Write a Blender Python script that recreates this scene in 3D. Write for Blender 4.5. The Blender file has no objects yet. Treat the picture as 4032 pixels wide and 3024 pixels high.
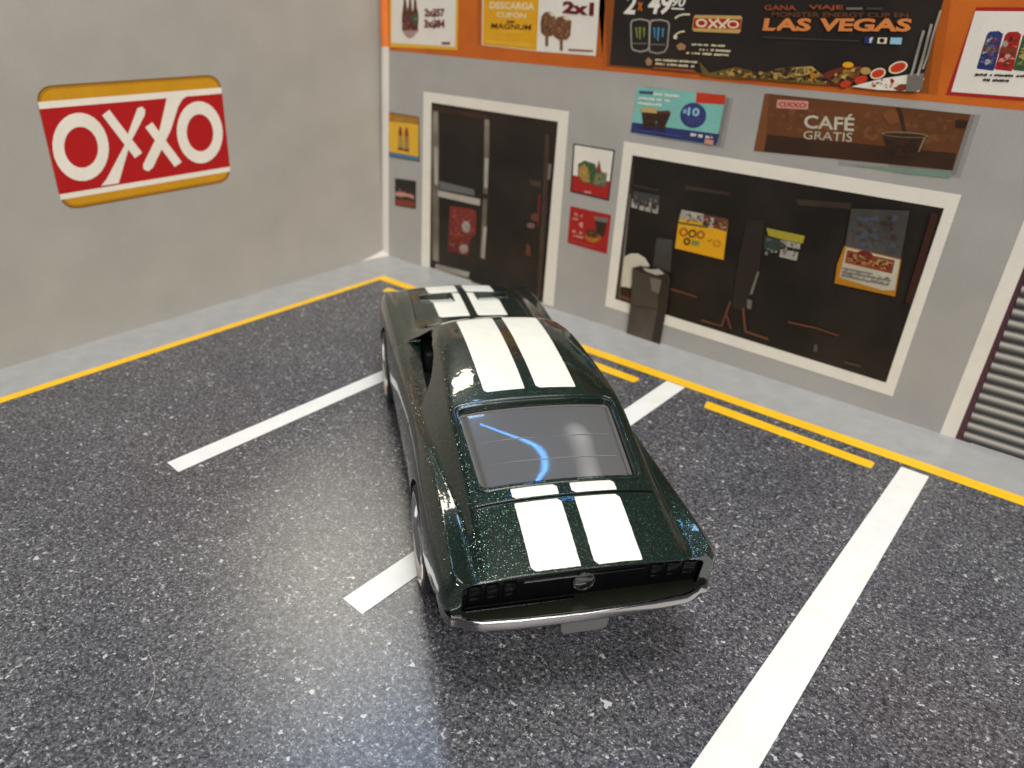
# Toy car on a printed parking-lot diorama. Lengths are written in millimetres; 1 Blender unit = 1 cm.
import bpy, bmesh, math, random
import numpy as np
from mathutils import Vector, Matrix
from mathutils.bvhtree import BVHTree

S = 0.1
random.seed(7)
scene = bpy.context.scene
COL = scene.collection
scene.unit_settings.system = 'METRIC'
scene.unit_settings.scale_length = 0.01
rad = math.radians

# ------------------------------------------------------------------ camera
cam_d = bpy.data.cameras.new('camera')
cam = bpy.data.objects.new('camera', cam_d)
COL.objects.link(cam)
scene.camera = cam
CAM = Vector((133.721, -119.997, 56.650))
RGT = Vector((0.77400627, 0.63194507, 0.03949334))
DWN = Vector((0.31309294, -0.32777017, -0.89136947))
FWD = Vector((-0.5503518, 0.70229064, -0.4515537))
m = Matrix((RGT, -DWN, -FWD)).transposed().to_4x4()
m.translation = CAM * S
cam.matrix_world = m
cam_d.sensor_width = 36.0
cam_d.lens = 36.0 * 3048.7 / 4032.0
cam_d.clip_start = 0.05
cam_d.clip_end = 2000
cam_d.dof.use_dof = True
cam_d.dof.focus_distance = 7.3
cam_d.dof.aperture_fstop = 0.52
cam_d.dof.aperture_blades = 0

# ------------------------------------------------------------------ room light
w = bpy.data.worlds.new('World')
scene.world = w
w.use_nodes = True
wn = w.node_tree
bg = wn.nodes['Background']
bg.inputs['Color'].default_value = (0.94, 0.97, 1.0, 1)
bg.inputs['Strength'].default_value = 0.11

def area(name, loc, target, sx, sy, power, color, spread=180):
    d = bpy.data.lights.new(name, 'AREA')
    d.shape = 'RECTANGLE'; d.size = sx; d.size_y = sy
    d.energy = power; d.color = color; d.spread = rad(spread)
    o = bpy.data.objects.new(name, d)
    COL.objects.link(o)
    o.location = loc
    o.rotation_euler = (Vector(target) - Vector(loc)).to_track_quat('-Z', 'Y').to_euler()
    return o

area('ceiling_panel_light', (14, -9, 62), (9, -6, 0), 22, 22, 23000, (1.0, 0.975, 0.93))
area('wall_fill_light', (58, -40, 46), (4, -2, 2), 44, 26, 54000, (1.0, 0.97, 0.92))  # unseen fill added high behind the camera to brighten the walls
area('warm_panel_light', (-38, 26, 52), (8, -8, 0), 13, 7, 6800, (1.0, 0.92, 0.74))
area('blue_panel_light', (-19, 14.5, 52), (10, -9, 0), 10, 7, 3000, (0.36, 0.62, 1.0))
strip = area('blue_strip_light', (-3.6, 16.4, 52), (9.2, -6.8, 1.6), 18, 0.20, 620, (0.08, 0.38, 1.0))
zz = (Vector((-4.4, 15.6, 52)) - Vector((9.2, -6.8, 1.6))).normalized()
xx = Vector((12.2, 5.7, -0.2)); xx = (xx - zz * xx.dot(zz)).normalized()
strip.rotation_euler = Matrix((xx, zz.cross(xx), zz)).transposed().to_euler()
glow = area('ceiling_downlight', (2.3, 31, 60), (10, -6.5, 1.6), 7, 7, 0.6, (1.0, 0.97, 0.93), spread=6); glow.data.shape = 'DISK'

vs = scene.view_settings
vs.view_transform = 'Standard'
vs.look = 'None'
vs.exposure = 0.0
vs.gamma = 1.0
vs.use_curve_mapping = False
scene.render.engine = 'CYCLES'
scene.cycles.max_bounces = 8
scene.cycles.use_denoising = True

# ------------------------------------------------------------------ materials
def lin(c):
    c = c / 255.0
    return c / 12.92 if c <= 0.04045 else ((c + 0.055) / 1.055) ** 2.4

def rgb(r, g, b):
    return (lin(r), lin(g), lin(b), 1)

class NT:
    def __init__(s, name):
        s.m = bpy.data.materials.new(name)
        s.m.use_nodes = True
        s.t = s.m.node_tree
        s.b = s.t.nodes['Principled BSDF']
        s.out = s.t.nodes['Material Output']
    def n(s, typ, **kw):
        x = s.t.nodes.new(typ)
        for k, v in kw.items():
            setattr(x, k, v)
        return x
    def l(s, a, b):
        s.t.links.new(a, b)
    def coord(s, scale=None):
        tc = s.n('ShaderNodeTexCoord')
        if scale is None:
            return tc.outputs['Object']
        mp = s.n('ShaderNodeMapping')
        mp.inputs['Scale'].default_value = scale
        s.l(tc.outputs['Object'], mp.inputs['Vector'])
        return mp.outputs['Vector']
    def noise(s, vec, scale, detail=2, rough=0.5):
        x = s.n('ShaderNodeTexNoise')
        x.inputs['Scale'].default_value = scale
        x.inputs['Detail'].default_value = detail
        x.inputs['Roughness'].default_value = rough
        s.l(vec, x.inputs['Vector'])
        return x
    def vor(s, vec, scale):
        x = s.n('ShaderNodeTexVoronoi')
        x.inputs['Scale'].default_value = scale
        s.l(vec, x.inputs['Vector'])
        return x
    def ramp(s, fac, stops):
        x = s.n('ShaderNodeValToRGB')
        e = x.color_ramp.elements
        while len(e) > 1:
            e.remove(e[-1])
        e[0].position = stops[0][0]; e[0].color = stops[0][1]
        for p, c in stops[1:]:
            k = e.new(p); k.color = c
        s.l(fac, x.inputs['Fac'])
        return x.outputs['Color']
    def math(s, op, a, b=None):
        x = s.n('ShaderNodeMath', operation=op)
        for i, v in enumerate((a, b)):
            if v is None: continue
            if isinstance(v, (int, float)): x.inputs[i].default_value = v
            else: s.l(v, x.inputs[i])
        return x.outputs[0]
    def mix(s, fac, a, b, blend='MIX'):
        x = s.n('ShaderNodeMix', data_type='RGBA', blend_type=blend)
        for i, v in ((0, fac), (6, a), (7, b)):
            if isinstance(v, (int, float)): x.inputs[i].default_value = v
            elif isinstance(v, tuple): x.inputs[i].default_value = v
            else: s.l(v, x.inputs[i])
        return x.outputs[2]
    def bump(s, h, strength, dist):
        x = s.n('ShaderNodeBump')
        x.inputs['Strength'].default_value = strength
        x.inputs['Distance'].default_value = dist
        s.l(h, x.inputs['Height'])
        return x.outputs['Normal']

MATS = {}
def printed(name, col, var=0.10, rough=0.42, spec=0.35, blotch=None, bscale=0.8):
    """ink on matt-coated paper: the flat ink colour broken up by print grain and uneven ink"""
    k = NT(name)
    v = k.coord()
    g = k.noise(v, 34, 3, 0.7)
    b = k.noise(v, 2.2, 3, 0.6)
    c = rgb(*col)
    def sc(f): return (min(1, c[0] * f), min(1, c[1] * f), min(1, c[2] * f), 1)
    c1 = k.ramp(g.outputs['Fac'], [(0.3, sc(1 - var)), (0.7, sc(1 + var))])
    c2 = k.ramp(b.outputs['Fac'], [(0.3, (0.92, 0.92, 0.93, 1)), (0.7, (1, 1, 1, 1))])
    if blotch:
        bl = k.noise(v, bscale, 4, 0.55)
        bf = k.n('ShaderNodeMapRange'); bf.inputs[1].default_value = 0.42; bf.inputs[2].default_value = 0.68
        k.l(bl.outputs['Fac'], bf.inputs[0])
        c1 = k.mix(bf.outputs[0], c1, rgb(*blotch))
    k.l(k.mix(1.0, c1, c2, 'MULTIPLY'), k.b.inputs['Base Color'])
    k.b.inputs['Roughness'].default_value = rough
    k.b.inputs['Specular IOR Level'].default_value = spec
    MATS[name] = k.m
    return k.m

INK = dict(
 orange=(206,106,36), yellow=(228,178,52), amber=(226,164,30), amberdark=(176,118,28), paperwhite=(232,226,214), cream=(228,214,176),
 brown=(96,52,36), plum=(104,52,64), mossgreen=(58,92,58), paleplum=(176,140,140), maroon=(104,24,34), darkbrown=(66,42,26),
 choco=(122,82,54), rust=(150,76,40), rustdark=(104,66,42), black=(38,32,29), silver=(176,170,158), limegreen=(122,140,70), skyblue=(74,138,172),
 greymid=(118,112,104), greydark=(72,66,60), palegold=(196,160,92), redprint=(168,36,32), redbright=(196,58,34), tan=(164,122,88),
 peach=(218,132,70), navy=(42,50,104), palecyan=(150,196,214), olive=(122,100,48), darkmoss=(52,56,34), sand=(196,164,96),
 brownred=(112,46,32), turquoise=(126,190,178), blueprint=(82,88,140), coffee=(58,42,34), pink=(204,146,132), pinkdim=(170,80,70),
 coffeebrown=(98,58,32), coffeedark=(54,36,26), copper=(122,74,42), copperdim=(104,64,46), milk=(206,200,180), khaki=(128,108,78),
 teal=(120,140,124), steelblue=(74,120,148), framewhite=(234,228,214), darkglass=(31,26,22), metalprint=(104,94,80), slate=(104,104,100),
 slatedark=(66,62,58), brickred=(132,48,40), umber=(58,46,38), umberdark=(48,40,34), umberred=(62,36,26), mauve=(120,92,92), greygreen=(118,128,96),
 olivebright=(164,152,50), darkteal=(50,64,58), binmetal=(74,66,58), bindark=(52,45,39), binlight=(112,104,94), signwhite=(236,228,212),
 signred=(178,26,28), signgold=(204,146,30), signgolddark=(128,86,22), signgoldmid=(172,120,26), purple=(84,52,60), foldwhite=(206,200,190), foldorange=(226,120,52), shadow1=(178,90,26), shadow2=(140,74,26), greyshadow1=(150,146,141), greyshadow2=(128,124,119), steelblue2=(70,78,92))
BLOTCH = dict(darkglass=(47, 39, 33), black=(50, 42, 36), coffeebrown=(114, 68, 36), coffeedark=(70, 46, 30), orange=(190, 92, 28), brickred=(96, 34, 30),
 metalprint=(150, 140, 122), binmetal=(98, 88, 78), slatedark=(86, 84, 82), choco=(92, 58, 38), olive=(72, 60, 30), sand=(150, 116, 60), brownred=(150, 70, 40), umber=(82, 66, 54),
 casino=(90, 80, 40), silver=(136, 130, 120), milk=(180, 172, 150), copperdim=(92, 56, 40), navy=(58, 66, 120))
for kx, vx in INK.items():
    printed(kx, vx, var=0.04 if min(vx) > 150 else 0.10, blotch=BLOTCH.get(kx))

def wall_mat(name, col, col2):
    k = NT(name)
    v = k.coord()
    a = k.noise(v, 0.9, 4, 0.6)
    c = k.ramp(a.outputs['Fac'], [(0.3, rgb(*col)), (0.72, rgb(*col2))])
    g = k.noise(v, 46, 2, 0.6)
    gm = k.ramp(g.outputs['Fac'], [(0.3, (0.90, 0.90, 0.90, 1)), (0.7, (1.06, 1.06, 1.06, 1))])
    k.l(k.mix(1.0, c, gm, 'MULTIPLY'), k.b.inputs['Base Color'])
    k.b.inputs['Roughness'].default_value = 0.38
    k.b.inputs['Specular IOR Level'].default_value = 0.4
    k.l(k.bump(k.noise(v, 0.35, 2).outputs['Fac'], 0.25, 0.5), k.b.inputs['Normal'])
    return k.m
M_WALL = wall_mat('grey_print', (164, 161, 157), (176, 172, 166))
M_WALL2 = wall_mat('plain_grey_print', (164, 160, 152), (172, 167, 158))
M_CARD = printed('card_edge', (190, 184, 172))

def asphalt():
    k = NT('printed_asphalt')
    v = k.coord()
    warp = k.noise(v, 6, 2)
    vv = k.n('ShaderNodeVectorMath', operation='MULTIPLY_ADD')
    k.l(warp.outputs['Color'], vv.inputs[0]); vv.inputs[1].default_value = (0.045, 0.045, 0.045); k.l(v, vv.inputs[2])
    v2 = vv.outputs[0]
    n1 = k.noise(v2, 28, 5, 0.75)
    n2 = k.noise(v, 0.8, 3, 0.6)
    base = k.ramp(n1.outputs['Fac'], [(0.34, rgb(29, 29, 33)), (0.48, rgb(70, 70, 75)), (0.60, rgb(107, 107, 111)), (0.74, rgb(158, 158, 161))])
    def flecks(scale, lo, hi, detail):
        n = k.noise(v2, scale, detail, 0.6)
        return k.ramp(n.outputs['Fac'], [(lo, (0, 0, 0, 1)), (hi, (1, 1, 1, 1))])
    def bw(c):
        x = k.n('ShaderNodeRGBToBW'); k.l(c, x.inputs[0]); return x.outputs[0]
    dk = bw(flecks(23, 0.58, 0.70, 3))
    f1 = bw(flecks(19, 0.635, 0.69, 2.5))
    f2 = bw(flecks(36, 0.60, 0.68, 2))
    f3 = bw(flecks(11, 0.685, 0.715, 2))
    col = k.mix(k.math('MULTIPLY', dk, 0.5), base, rgb(26, 26, 30))
    col = k.mix(k.math('MULTIPLY', f2, 0.62), col, rgb(176, 176, 178))
    col = k.mix(k.math('MULTIPLY', f1, 0.7), col, rgb(196, 196, 196))
    col = k.mix(k.math('MULTIPLY', f3, 0.75), col, rgb(208, 208, 206))
    big = k.ramp(n2.outputs['Fac'], [(0.3, (0.84, 0.83, 0.86, 1)), (0.7, (1.08, 1.08, 1.06, 1))])
    k.l(k.mix(1.0, col, big, 'MULTIPLY'), k.b.inputs['Base Color'])
    k.b.inputs['Roughness'].default_value = 0.23
    k.b.inputs['Specular IOR Level'].default_value = 0.6
    k.l(k.bump(k.noise(v, 60, 2).outputs['Fac'], 0.12, 0.02), k.b.inputs['Normal'])
    return k.m
M_ASPH = asphalt()
def paintmat(name, a, b):
    k = NT(name)
    v = k.coord()
    n = k.noise(v, 3.0, 4, 0.6)
    k.l(k.ramp(n.outputs['Fac'], [(0.3, rgb(*a)), (0.7, rgb(*b))]), k.b.inputs['Base Color'])
    k.b.inputs['Roughness'].default_value = 0.35
    k.b.inputs['Specular IOR Level'].default_value = 0.4
    return k.m
M_LINE = paintmat('white_line_print', (226, 226, 222), (236, 236, 232))
M_YEL = paintmat('yellow_line_print', (236, 184, 26), (244, 196, 38))
M_PAVE = paintmat('pavement_print', (150, 151, 150), (164, 165, 165))

def carpaint():
    k = NT('green_flake_paint')
    v = k.coord()
    k.b.inputs['Base Color'].default_value = (0.003, 0.010, 0.007, 1)
    k.b.inputs['Roughness'].default_value = 0.32
    k.b.inputs['Specular IOR Level'].default_value = 0.15
    k.b.inputs['Metallic'].default_value = 0.0
    k.b.inputs['Coat Weight'].default_value = 1.0
    k.b.inputs['Coat Roughness'].default_value = 0.045
    orange_peel = k.noise(v, 9, 2)
    bev = k.n('ShaderNodeBevel'); bev.samples = 4; bev.inputs['Radius'].default_value = 0.018
    bp = k.n('ShaderNodeBump'); bp.inputs['Strength'].default_value = 0.10; bp.inputs['Distance'].default_value = 0.02
    k.l(orange_peel.outputs['Fac'], bp.inputs['Height']); k.l(bev.outputs['Normal'], bp.inputs['Normal'])
    k.l(bp.outputs['Normal'], k.b.inputs['Coat Normal']); k.l(bev.outputs['Normal'], k.b.inputs['Normal'])
    # metal flakes under the clear coat
    def flakes(scale, thr, size):
        vo = k.vor(v, scale)
        sep = k.n('ShaderNodeSeparateColor'); k.l(vo.outputs['Color'], sep.inputs[0])
        sel = k.math('GREATER_THAN', sep.outputs[0], thr)
        near = k.math('LESS_THAN', vo.outputs['Distance'], size)
        return k.math('MULTIPLY', sel, near), vo, sep
    f1, vo, sep = flakes(112, 0.64, 0.38)
    f2, vo2, sep2 = flakes(170, 0.5, 0.42)
    sub = k.n('ShaderNodeVectorMath', operation='SUBTRACT'); k.l(vo.outputs['Color'], sub.inputs[0]); sub.inputs[1].default_value = (0.5, 0.5, 0.5)
    add = k.n('ShaderNodeVectorMath', operation='MULTIPLY_ADD'); k.l(sub.outputs[0], add.inputs[0]); add.inputs[1].default_value = (0.9, 0.9, 0.9)
    geo = k.n('ShaderNodeNewGeometry'); k.l(geo.outputs['Normal'], add.inputs[2])
    nrm = k.n('ShaderNodeVectorMath', operation='NORMALIZE'); k.l(add.outputs[0], nrm.inputs[0])
    fl = k.n('ShaderNodeBsdfPrincipled')
    fl.inputs['Metallic'].default_value = 1.0; fl.inputs['Roughness'].default_value = 0.22
    fl.inputs['Coat Weight'].default_value = 1.0; fl.inputs['Coat Roughness'].default_value = 0.045
    k.l(bp.outputs['Normal'], fl.inputs['Coat Normal'])
    k.l(nrm.outputs[0], fl.inputs['Normal'])
    k.l(k.ramp(sep.outputs[1], [(0.0, (0.03, 0.09, 0.05, 1)), (0.6, (0.20, 0.34, 0.24, 1)), (1.0, (0.90, 0.95, 0.86, 1))]), fl.inputs['Base Color'])
    fac = k.math('MAXIMUM', k.math('MULTIPLY', f1, 0.62), k.math('MULTIPLY', f2, 0.22))
    ms = k.n('ShaderNodeMixShader')
    k.l(fac, ms.inputs[0]); k.l(k.b.outputs[0], ms.inputs[1]); k.l(fl.outputs[0], ms.inputs[2])
    k.l(ms.outputs[0], k.out.inputs['Surface'])
    return k.m
M_PAINT = carpaint()

def simple(name, col, rough, metal=0.0, coat=0.0, bevel=0.0, spec=0.5, bumps=0.0):
    k = NT(name)
    k.b.inputs['Base Color'].default_value = col
    k.b.inputs['Metallic'].default_value = metal
    k.b.inputs['Coat Weight'].default_value = coat
    k.b.inputs['Coat Roughness'].default_value = 0.05
    k.b.inputs['Specular IOR Level'].default_value = spec
    v = k.coord()
    n = k.noise(v, 7, 4, 0.65)
    k.l(k.ramp(n.outputs['Fac'], [(0.3, (rough * 0.75,) * 3 + (1,)), (0.75, (min(1, rough * 1.3),) * 3 + (1,))]), k.b.inputs['Roughness'])
    if bevel:
        bev = k.n('ShaderNodeBevel'); bev.samples = 4; bev.inputs['Radius'].default_value = bevel
        k.l(bev.outputs['Normal'], k.b.inputs['Normal'])
    return k.m
M_BLACK = simple('black_gloss_paint', (0.0025, 0.003, 0.003, 1), 0.20, coat=0.0, bevel=0.012, spec=0.10)
M_BLACK2 = simple('black_lacquer', (0.003, 0.0035, 0.003, 1), 0.10, coat=0.5, bevel=0.012)
M_LEDGE = simple('dark_olive_paint', (0.010, 0.011, 0.007, 1), 0.30, coat=0.15)
M_DARK = simple('black_plastic', (0.010, 0.010, 0.010, 1), 0.5)
M_STRIPE = paintmat('white_stripe_paint', (226, 226, 214), (234, 234, 224))
M_STRIPE.node_tree.nodes['Principled BSDF'].inputs['Coat Weight'].default_value = 0.35
M_CHROME = simple('worn_chrome', (0.34, 0.325, 0.33, 1), 0.11, metal=1.0, bevel=0.012)
M_RIM = simple('bright_chrome', (0.85, 0.84, 0.82, 1), 0.10, metal=1.0)
M_TYRE = simple('black_tyre', (0.012, 0.012, 0.013, 1), 0.45)
M_GREY = simple('grey_plastic', (0.11, 0.11, 0.11, 1), 0.4, bevel=0.015)
def glassmat(name='smoked_clear_plastic', base=(0.19, 0.19, 0.192, 1)):
    k = NT(name)
    k.b.inputs['Base Color'].default_value = base
    k.b.inputs['Roughness'].default_value = 0.25
    k.b.inputs['Specular IOR Level'].default_value = 0.6
    tr = k.n('ShaderNodeBsdfTransparent'); tr.inputs[0].default_value = (0.42, 0.42, 0.43, 1)
    gl = k.n('ShaderNodeBsdfGlossy'); gl.inputs['Roughness'].default_value = 0.025
    fr = k.n('ShaderNodeFresnel'); fr.inputs[0].default_value = 1.55
    v = k.coord()
    bp = k.bump(k.noise(v, 1.0, 1).outputs['Fac'], 0.05, 0.10)
    k.l(bp, gl.inputs['Normal']); k.l(bp, k.b.inputs['Normal']); k.l(bp, fr.inputs['Normal'])
    m1 = k.n('ShaderNodeMixShader'); m1.inputs[0].default_value = 0.45
    k.l(k.b.outputs[0], m1.inputs[1]); k.l(tr.outputs[0], m1.inputs[2])
    m2 = k.n('ShaderNodeMixShader')
    k.l(fr.outputs[0], m2.inputs[0]); k.l(m1.outputs[0], m2.inputs[1]); k.l(gl.outputs[0], m2.inputs[2])
    k.l(m2.outputs[0], k.out.inputs['Surface'])
    return k.m
M_GLASS = glassmat()
M_GLASS_EDGE = glassmat('clear_plastic_rim', (0.24, 0.23, 0.22, 1))

M_SEAM = simple('pale_seam', (0.24, 0.24, 0.22, 1), 0.3)
def slatmat():
    k = NT('shutter_slat_print')
    tc = k.n('ShaderNodeTexCoord')
    sp = k.n('ShaderNodeSeparateXYZ'); k.l(tc.outputs['Generated'], sp.inputs[0])
    c = k.ramp(sp.outputs[2], [(0.0, rgb(62, 62, 64)), (0.16, rgb(50, 49, 50)), (0.42, rgb(96, 95, 94)), (0.62, rgb(160, 156, 148)), (0.78, rgb(186, 180, 168)), (0.92, rgb(112, 109, 106)), (1.0, rgb(70, 69, 70))])
    k.l(c, k.b.inputs['Base Color'])
    k.b.inputs['Roughness'].default_value = 0.45
    return k.m
M_SLAT = slatmat()

# ------------------------------------------------------------------ object helpers
def setp(o, label=None, cat=None, group=None, kind=None):
    for a, b in (('label', label), ('category', cat), ('group', group), ('kind', kind)):
        if b: o[a] = b
    return o

def empty(name, loc=(0, 0, 0), rz=0.0):
    o = bpy.data.objects.new(name, None)
    COL.objects.link(o)
    o.location = Vector(loc) * S
    o.rotation_euler = (0, 0, rz)
    o.empty_display_size = 0.5
    return o

def mesh_obj(name, verts, faces, mat, parent=None, smooth=False, mats=None):
    me = bpy.data.meshes.new(name)
    me.from_pydata([tuple(c * S for c in v) for v in verts], [], faces)
    me.update()
    for mm in (mats or [mat]):
        me.materials.append(mm)
    if smooth:
        me.polygons.foreach_set('use_smooth', [True] * len(me.polygons))
    o = bpy.data.objects.new(name, me)
    COL.objects.link(o)
    if parent: o.parent = parent
    return o

def bm_obj(name, bm, mat, parent=None, smooth=False, angle=None):
    me = bpy.data.meshes.new(name)
    bmesh.ops.scale(bm, vec=(S, S, S), verts=bm.verts)
    bm.to_mesh(me); bm.free()
    me.materials.append(mat)
    if smooth or angle:
        me.polygons.foreach_set('use_smooth', [True] * len(me.polygons))
    if angle:
        me.set_sharp_from_angle(angle=rad(angle))
    o = bpy.data.objects.new(name, me)
    COL.objects.link(o)
    if parent: o.parent = parent
    return o

def bm_box(bm, x0, y0, z0, x1, y1, z1, bev=0.0, seg=2):
    r = bmesh.ops.create_cube(bm, size=1.0)
    vs_ = r['verts']
    for v in vs_:
        v.co = Vector(((x0 + x1) / 2 + v.co.x * (x1 - x0), (y0 + y1) / 2 + v.co.y * (y1 - y0), (z0 + z1) / 2 + v.co.z * (z1 - z0)))
    if bev:
        es = list({e for v in vs_ for e in v.link_edges})
        bmesh.ops.bevel(bm, geom=es, offset=bev, segments=seg, profile=0.5, affect='EDGES')

def prism(bm, poly, axis, a, b):
    """extrude a 2D polygon along an axis ('x','y','z') from a to b"""
    def P(p, t):
        return {'z': (p[0], p[1], t), 'y': (p[0], t, p[1]), 'x': (t, p[0], p[1])}[axis]
    lo = [bm.verts.new(P(p, a)) for p in poly]
    hi = [bm.verts.new(P(p, b)) for p in poly]
    n = len(poly)
    bm.faces.new(lo); bm.faces.new(hi[::-1])
    for i in range(n):
        j = (i + 1) % n
        bm.faces.new((lo[j], lo[i], hi[i], hi[j]))
    bmesh.ops.recalc_face_normals(bm, faces=bm.faces)

def round_poly(poly, r, n=5):
    out = []
    N = len(poly)
    for i, p in enumerate(poly):
        a = Vector(poly[i - 1]) ; b = Vector(poly[(i + 1) % N]); p = Vector(p)
        rr = r[i] if isinstance(r, (list, tuple)) else r
        ta = min(rr, (a - p).length * 0.48); tb = min(rr, (b - p).length * 0.48)
        A = p + (a - p).normalized() * ta; B = p + (b - p).normalized() * tb
        for k in range(n + 1):
            t = k / n
            out.append(tuple(A * (1 - t) ** 2 + p * 2 * t * (1 - t) + B * t * t))
    return out

# ------------------------------------------------------------------ ground mat with its printed markings
TH = 0.029            # the plain wall stands 1.7 degrees off square
def quad_z(name, pts, z, mat, parent):
    return mesh_obj(name, [(x, y, z) for x, y in pts], [tuple(range(len(pts)))], mat, parent)
bm = bmesh.new()
bm_box(bm, -4, -230, -1.6, 260, 6, 0.0)
ground = bm_obj('ground', bm, M_ASPH)
setp(ground, kind='structure')
quad_z('pavement', [(-0.3, -10.9), (260, -10.9), (260, 0.4), (-0.3, 0.4)], 0.02, M_PAVE, ground)
quad_z('pavement', [(-0.3, -10.9), (-0.3 + 0.03 * 220, -230), (14.6, -230), (11.2, -10.9)], 0.021, M_PAVE, ground)
quad_z('yellow_line', [(10.9, -10.75), (260, -10.75), (260, -13.1), (12.4, -13.1)], 0.045, M_YEL, ground)
quad_z('yellow_line', [(10.9, -10.75), (12.5, -13.1), (17.6, -230), (15.4, -230)], 0.046, M_YEL, ground)
for x0, x1 in ((17.4, 42), (54.0, 79.0), (91.0, 116.9)):
    quad_z('yellow_dash', round_poly([(x0, -15.15), (x1, -15.6), (x1 + 0.1, -17.7), (x0 + 0.5, -17.5)], 0.5, 3), 0.06, M_YEL, ground)
for x0, x1, x2, x3, y0, y1 in ((46.4, 49.5, 48.7, 45.9, -80.8, -13.4), (83.1, 86.3, 86.1, 82.7, -82.1, -13.3), (119.8, 124.5, 123.6, 120.0, -104, -14.2)):
    quad_z('white_line', [(x0, y0), (x1, y0 - 0.2), (x2, y1), (x3, y1)], 0.07, M_LINE, ground)

# ------------------------------------------------------------------ printed paper walls
WH = 62.0
def wall_builder(root, conv):
    def place(pts, d):
        return [conv(p[0], p[1], d) for p in pts]
    def tri_fill(polys, d):
        bmx = bmesh.new()
        for lp in polys:
            vs_ = [bmx.verts.new((p[0], p[1], 0)) for p in lp]
            for i in range(len(vs_)):
                bmx.edges.new((vs_[i], vs_[(i + 1) % len(vs_)]))
        bmesh.ops.triangle_fill(bmx, use_beauty=True, edges=bmx.edges[:])
        bmx.verts.ensure_lookup_table(); bmx.verts.index_update()
        V = [(v.co.x, v.co.y) for v in bmx.verts]; F = [tuple(v.index for v in f.verts) for f in bmx.faces]
        bmx.free()
        return V, F
    def emit(name, V, F, d, mat, parent):
        return mesh_obj(name, place(V, d), F, MATS[mat], parent)
    def bil(qd, u, v):   # quad: top-left, top-right, bottom-right, bottom-left
        a, b, c, e = [Vector(p) for p in qd]
        return tuple((a * (1 - u) + b * u) * v + (e * (1 - u) + c * u) * (1 - v))
    def item(it, d, parent):
        t = it[0]
        if t == 'P':
            V, F = tri_fill([it[2]], d); return emit(it[1], V, F, d, it[3], parent)
        if t == 'R':
            V, F = tri_fill([it[2], it[3]], d)
            # drop faces lying in the hole
            hole = it[3]
            def inside(x, y):
                c = False
                for i in range(len(hole)):
                    x1, y1 = hole[i]; x2, y2 = hole[i - 1]
                    if (y1 > y) != (y2 > y) and x < (x2 - x1) * (y - y1) / (y2 - y1) + x1: c = not c
                return c
            F = [f for f in F if not inside(sum(V[i][0] for i in f) / 3, sum(V[i][1] for i in f) / 3)]
            return emit(it[1], V, F, d, it[4], parent)
        if t == 'T':
            cu = bpy.data.curves.new('t', 'FONT'); cu.body = it[4]; cu.offset = it[5]; cu.shear = it[6]; cu.resolution_u = 3
            ob = bpy.data.objects.new('t', cu); COL.objects.link(ob)
            dg = bpy.context.evaluated_depsgraph_get()
            me = bpy.data.meshes.new_from_object(ob.evaluated_get(dg))
            V = [(v.co.x, v.co.y) for v in me.vertices]; F = [tuple(p.vertices) for p in me.polygons]
            bpy.data.objects.remove(ob); bpy.data.curves.remove(cu); bpy.data.meshes.remove(me)
            x0 = min(v[0] for v in V); x1 = max(v[0] for v in V); y0 = min(v[1] for v in V); y1 = max(v[1] for v in V)
            V = [bil(it[2], (v[0] - x0) / (x1 - x0), (v[1] - y0) / (y1 - y0)) for v in V]
            return emit(it[1], V, F, d, it[3], parent)
        if t == 'M':     # photographic detail: a scatter of small ink patches inside the outline
            poly = it[2]; V = []; F = []; MI = []
            xs = [p[0] for p in poly]; ys = [p[1] for p in poly]
            def inpoly(x, y):
                c = False
                for i in range(len(poly)):
                    x1, y1 = poly[i]; x2, y2 = poly[i - 1]
                    if (y1 > y) != (y2 > y) and x < (x2 - x1) * (y - y1) / (y2 - y1) + x1: c = not c
                return c
            n = 0; tries = 0
            while n < it[4] and tries < it[4] * 8:
                tries += 1
                x = random.uniform(min(xs), max(xs)); y = random.uniform(min(ys), max(ys)); r = it[5] * random.uniform(0.4, 1.0)
                if not (inpoly(x, y) and inpoly(x + r, y) and inpoly(x - r, y) and inpoly(x, y + r) and inpoly(x, y - r)): continue
                b0 = len(V); k = random.choice((5, 6, 7)); a0 = random.random() * 6.28; st = random.uniform(0.4, 1.0)
                V += [(x + r * random.uniform(.6, 1) * math.cos(a0 + 6.283 * j / k), y + st * r * random.uniform(.6, 1) * math.sin(a0 + 6.283 * j / k)) for j in range(k)]
                F.append(tuple(range(b0, b0 + k))); MI.append(random.randrange(len(it[3]))); n += 1
            # each patch a hair above the last so that overlapping patches do not share a plane
            P3 = []
            for f in F:
                dd = d + 0.0055 * (f[0] / max(1, len(V)))
                P3 += [conv(V[i][0], V[i][1], dd) for i in f]
            o = mesh_obj(it[1], P3, F, None, parent, mats=[MATS[x] for x in it[3]])
            o.data.polygons.foreach_set('material_index', MI)
            o['kind'] = 'stuff'
            return o
        if t == 'D':     # print too small to read: a row of broken blocks
            V = []; F = []; u = 0.0; n = it[4]
            while u < 1:
                wd = random.uniform(0.45, 1.0) / n
                if random.random() > 0.16:
                    lo = random.uniform(0.0, 0.2); hi = random.uniform(0.75, 1.0)
                    q = [(u, lo), (min(1, u + wd * 0.82), lo + random.uniform(0, .15)), (min(1, u + wd * 0.82), hi), (u, hi - random.uniform(0, .15))]
                    b0 = len(V); V += [bil(it[2], *c) for c in q]; F.append((b0, b0 + 1, b0 + 2, b0 + 3))
                u += wd
            return emit(it[1], V, F, d, it[3], parent)
    return item, emit

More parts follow.
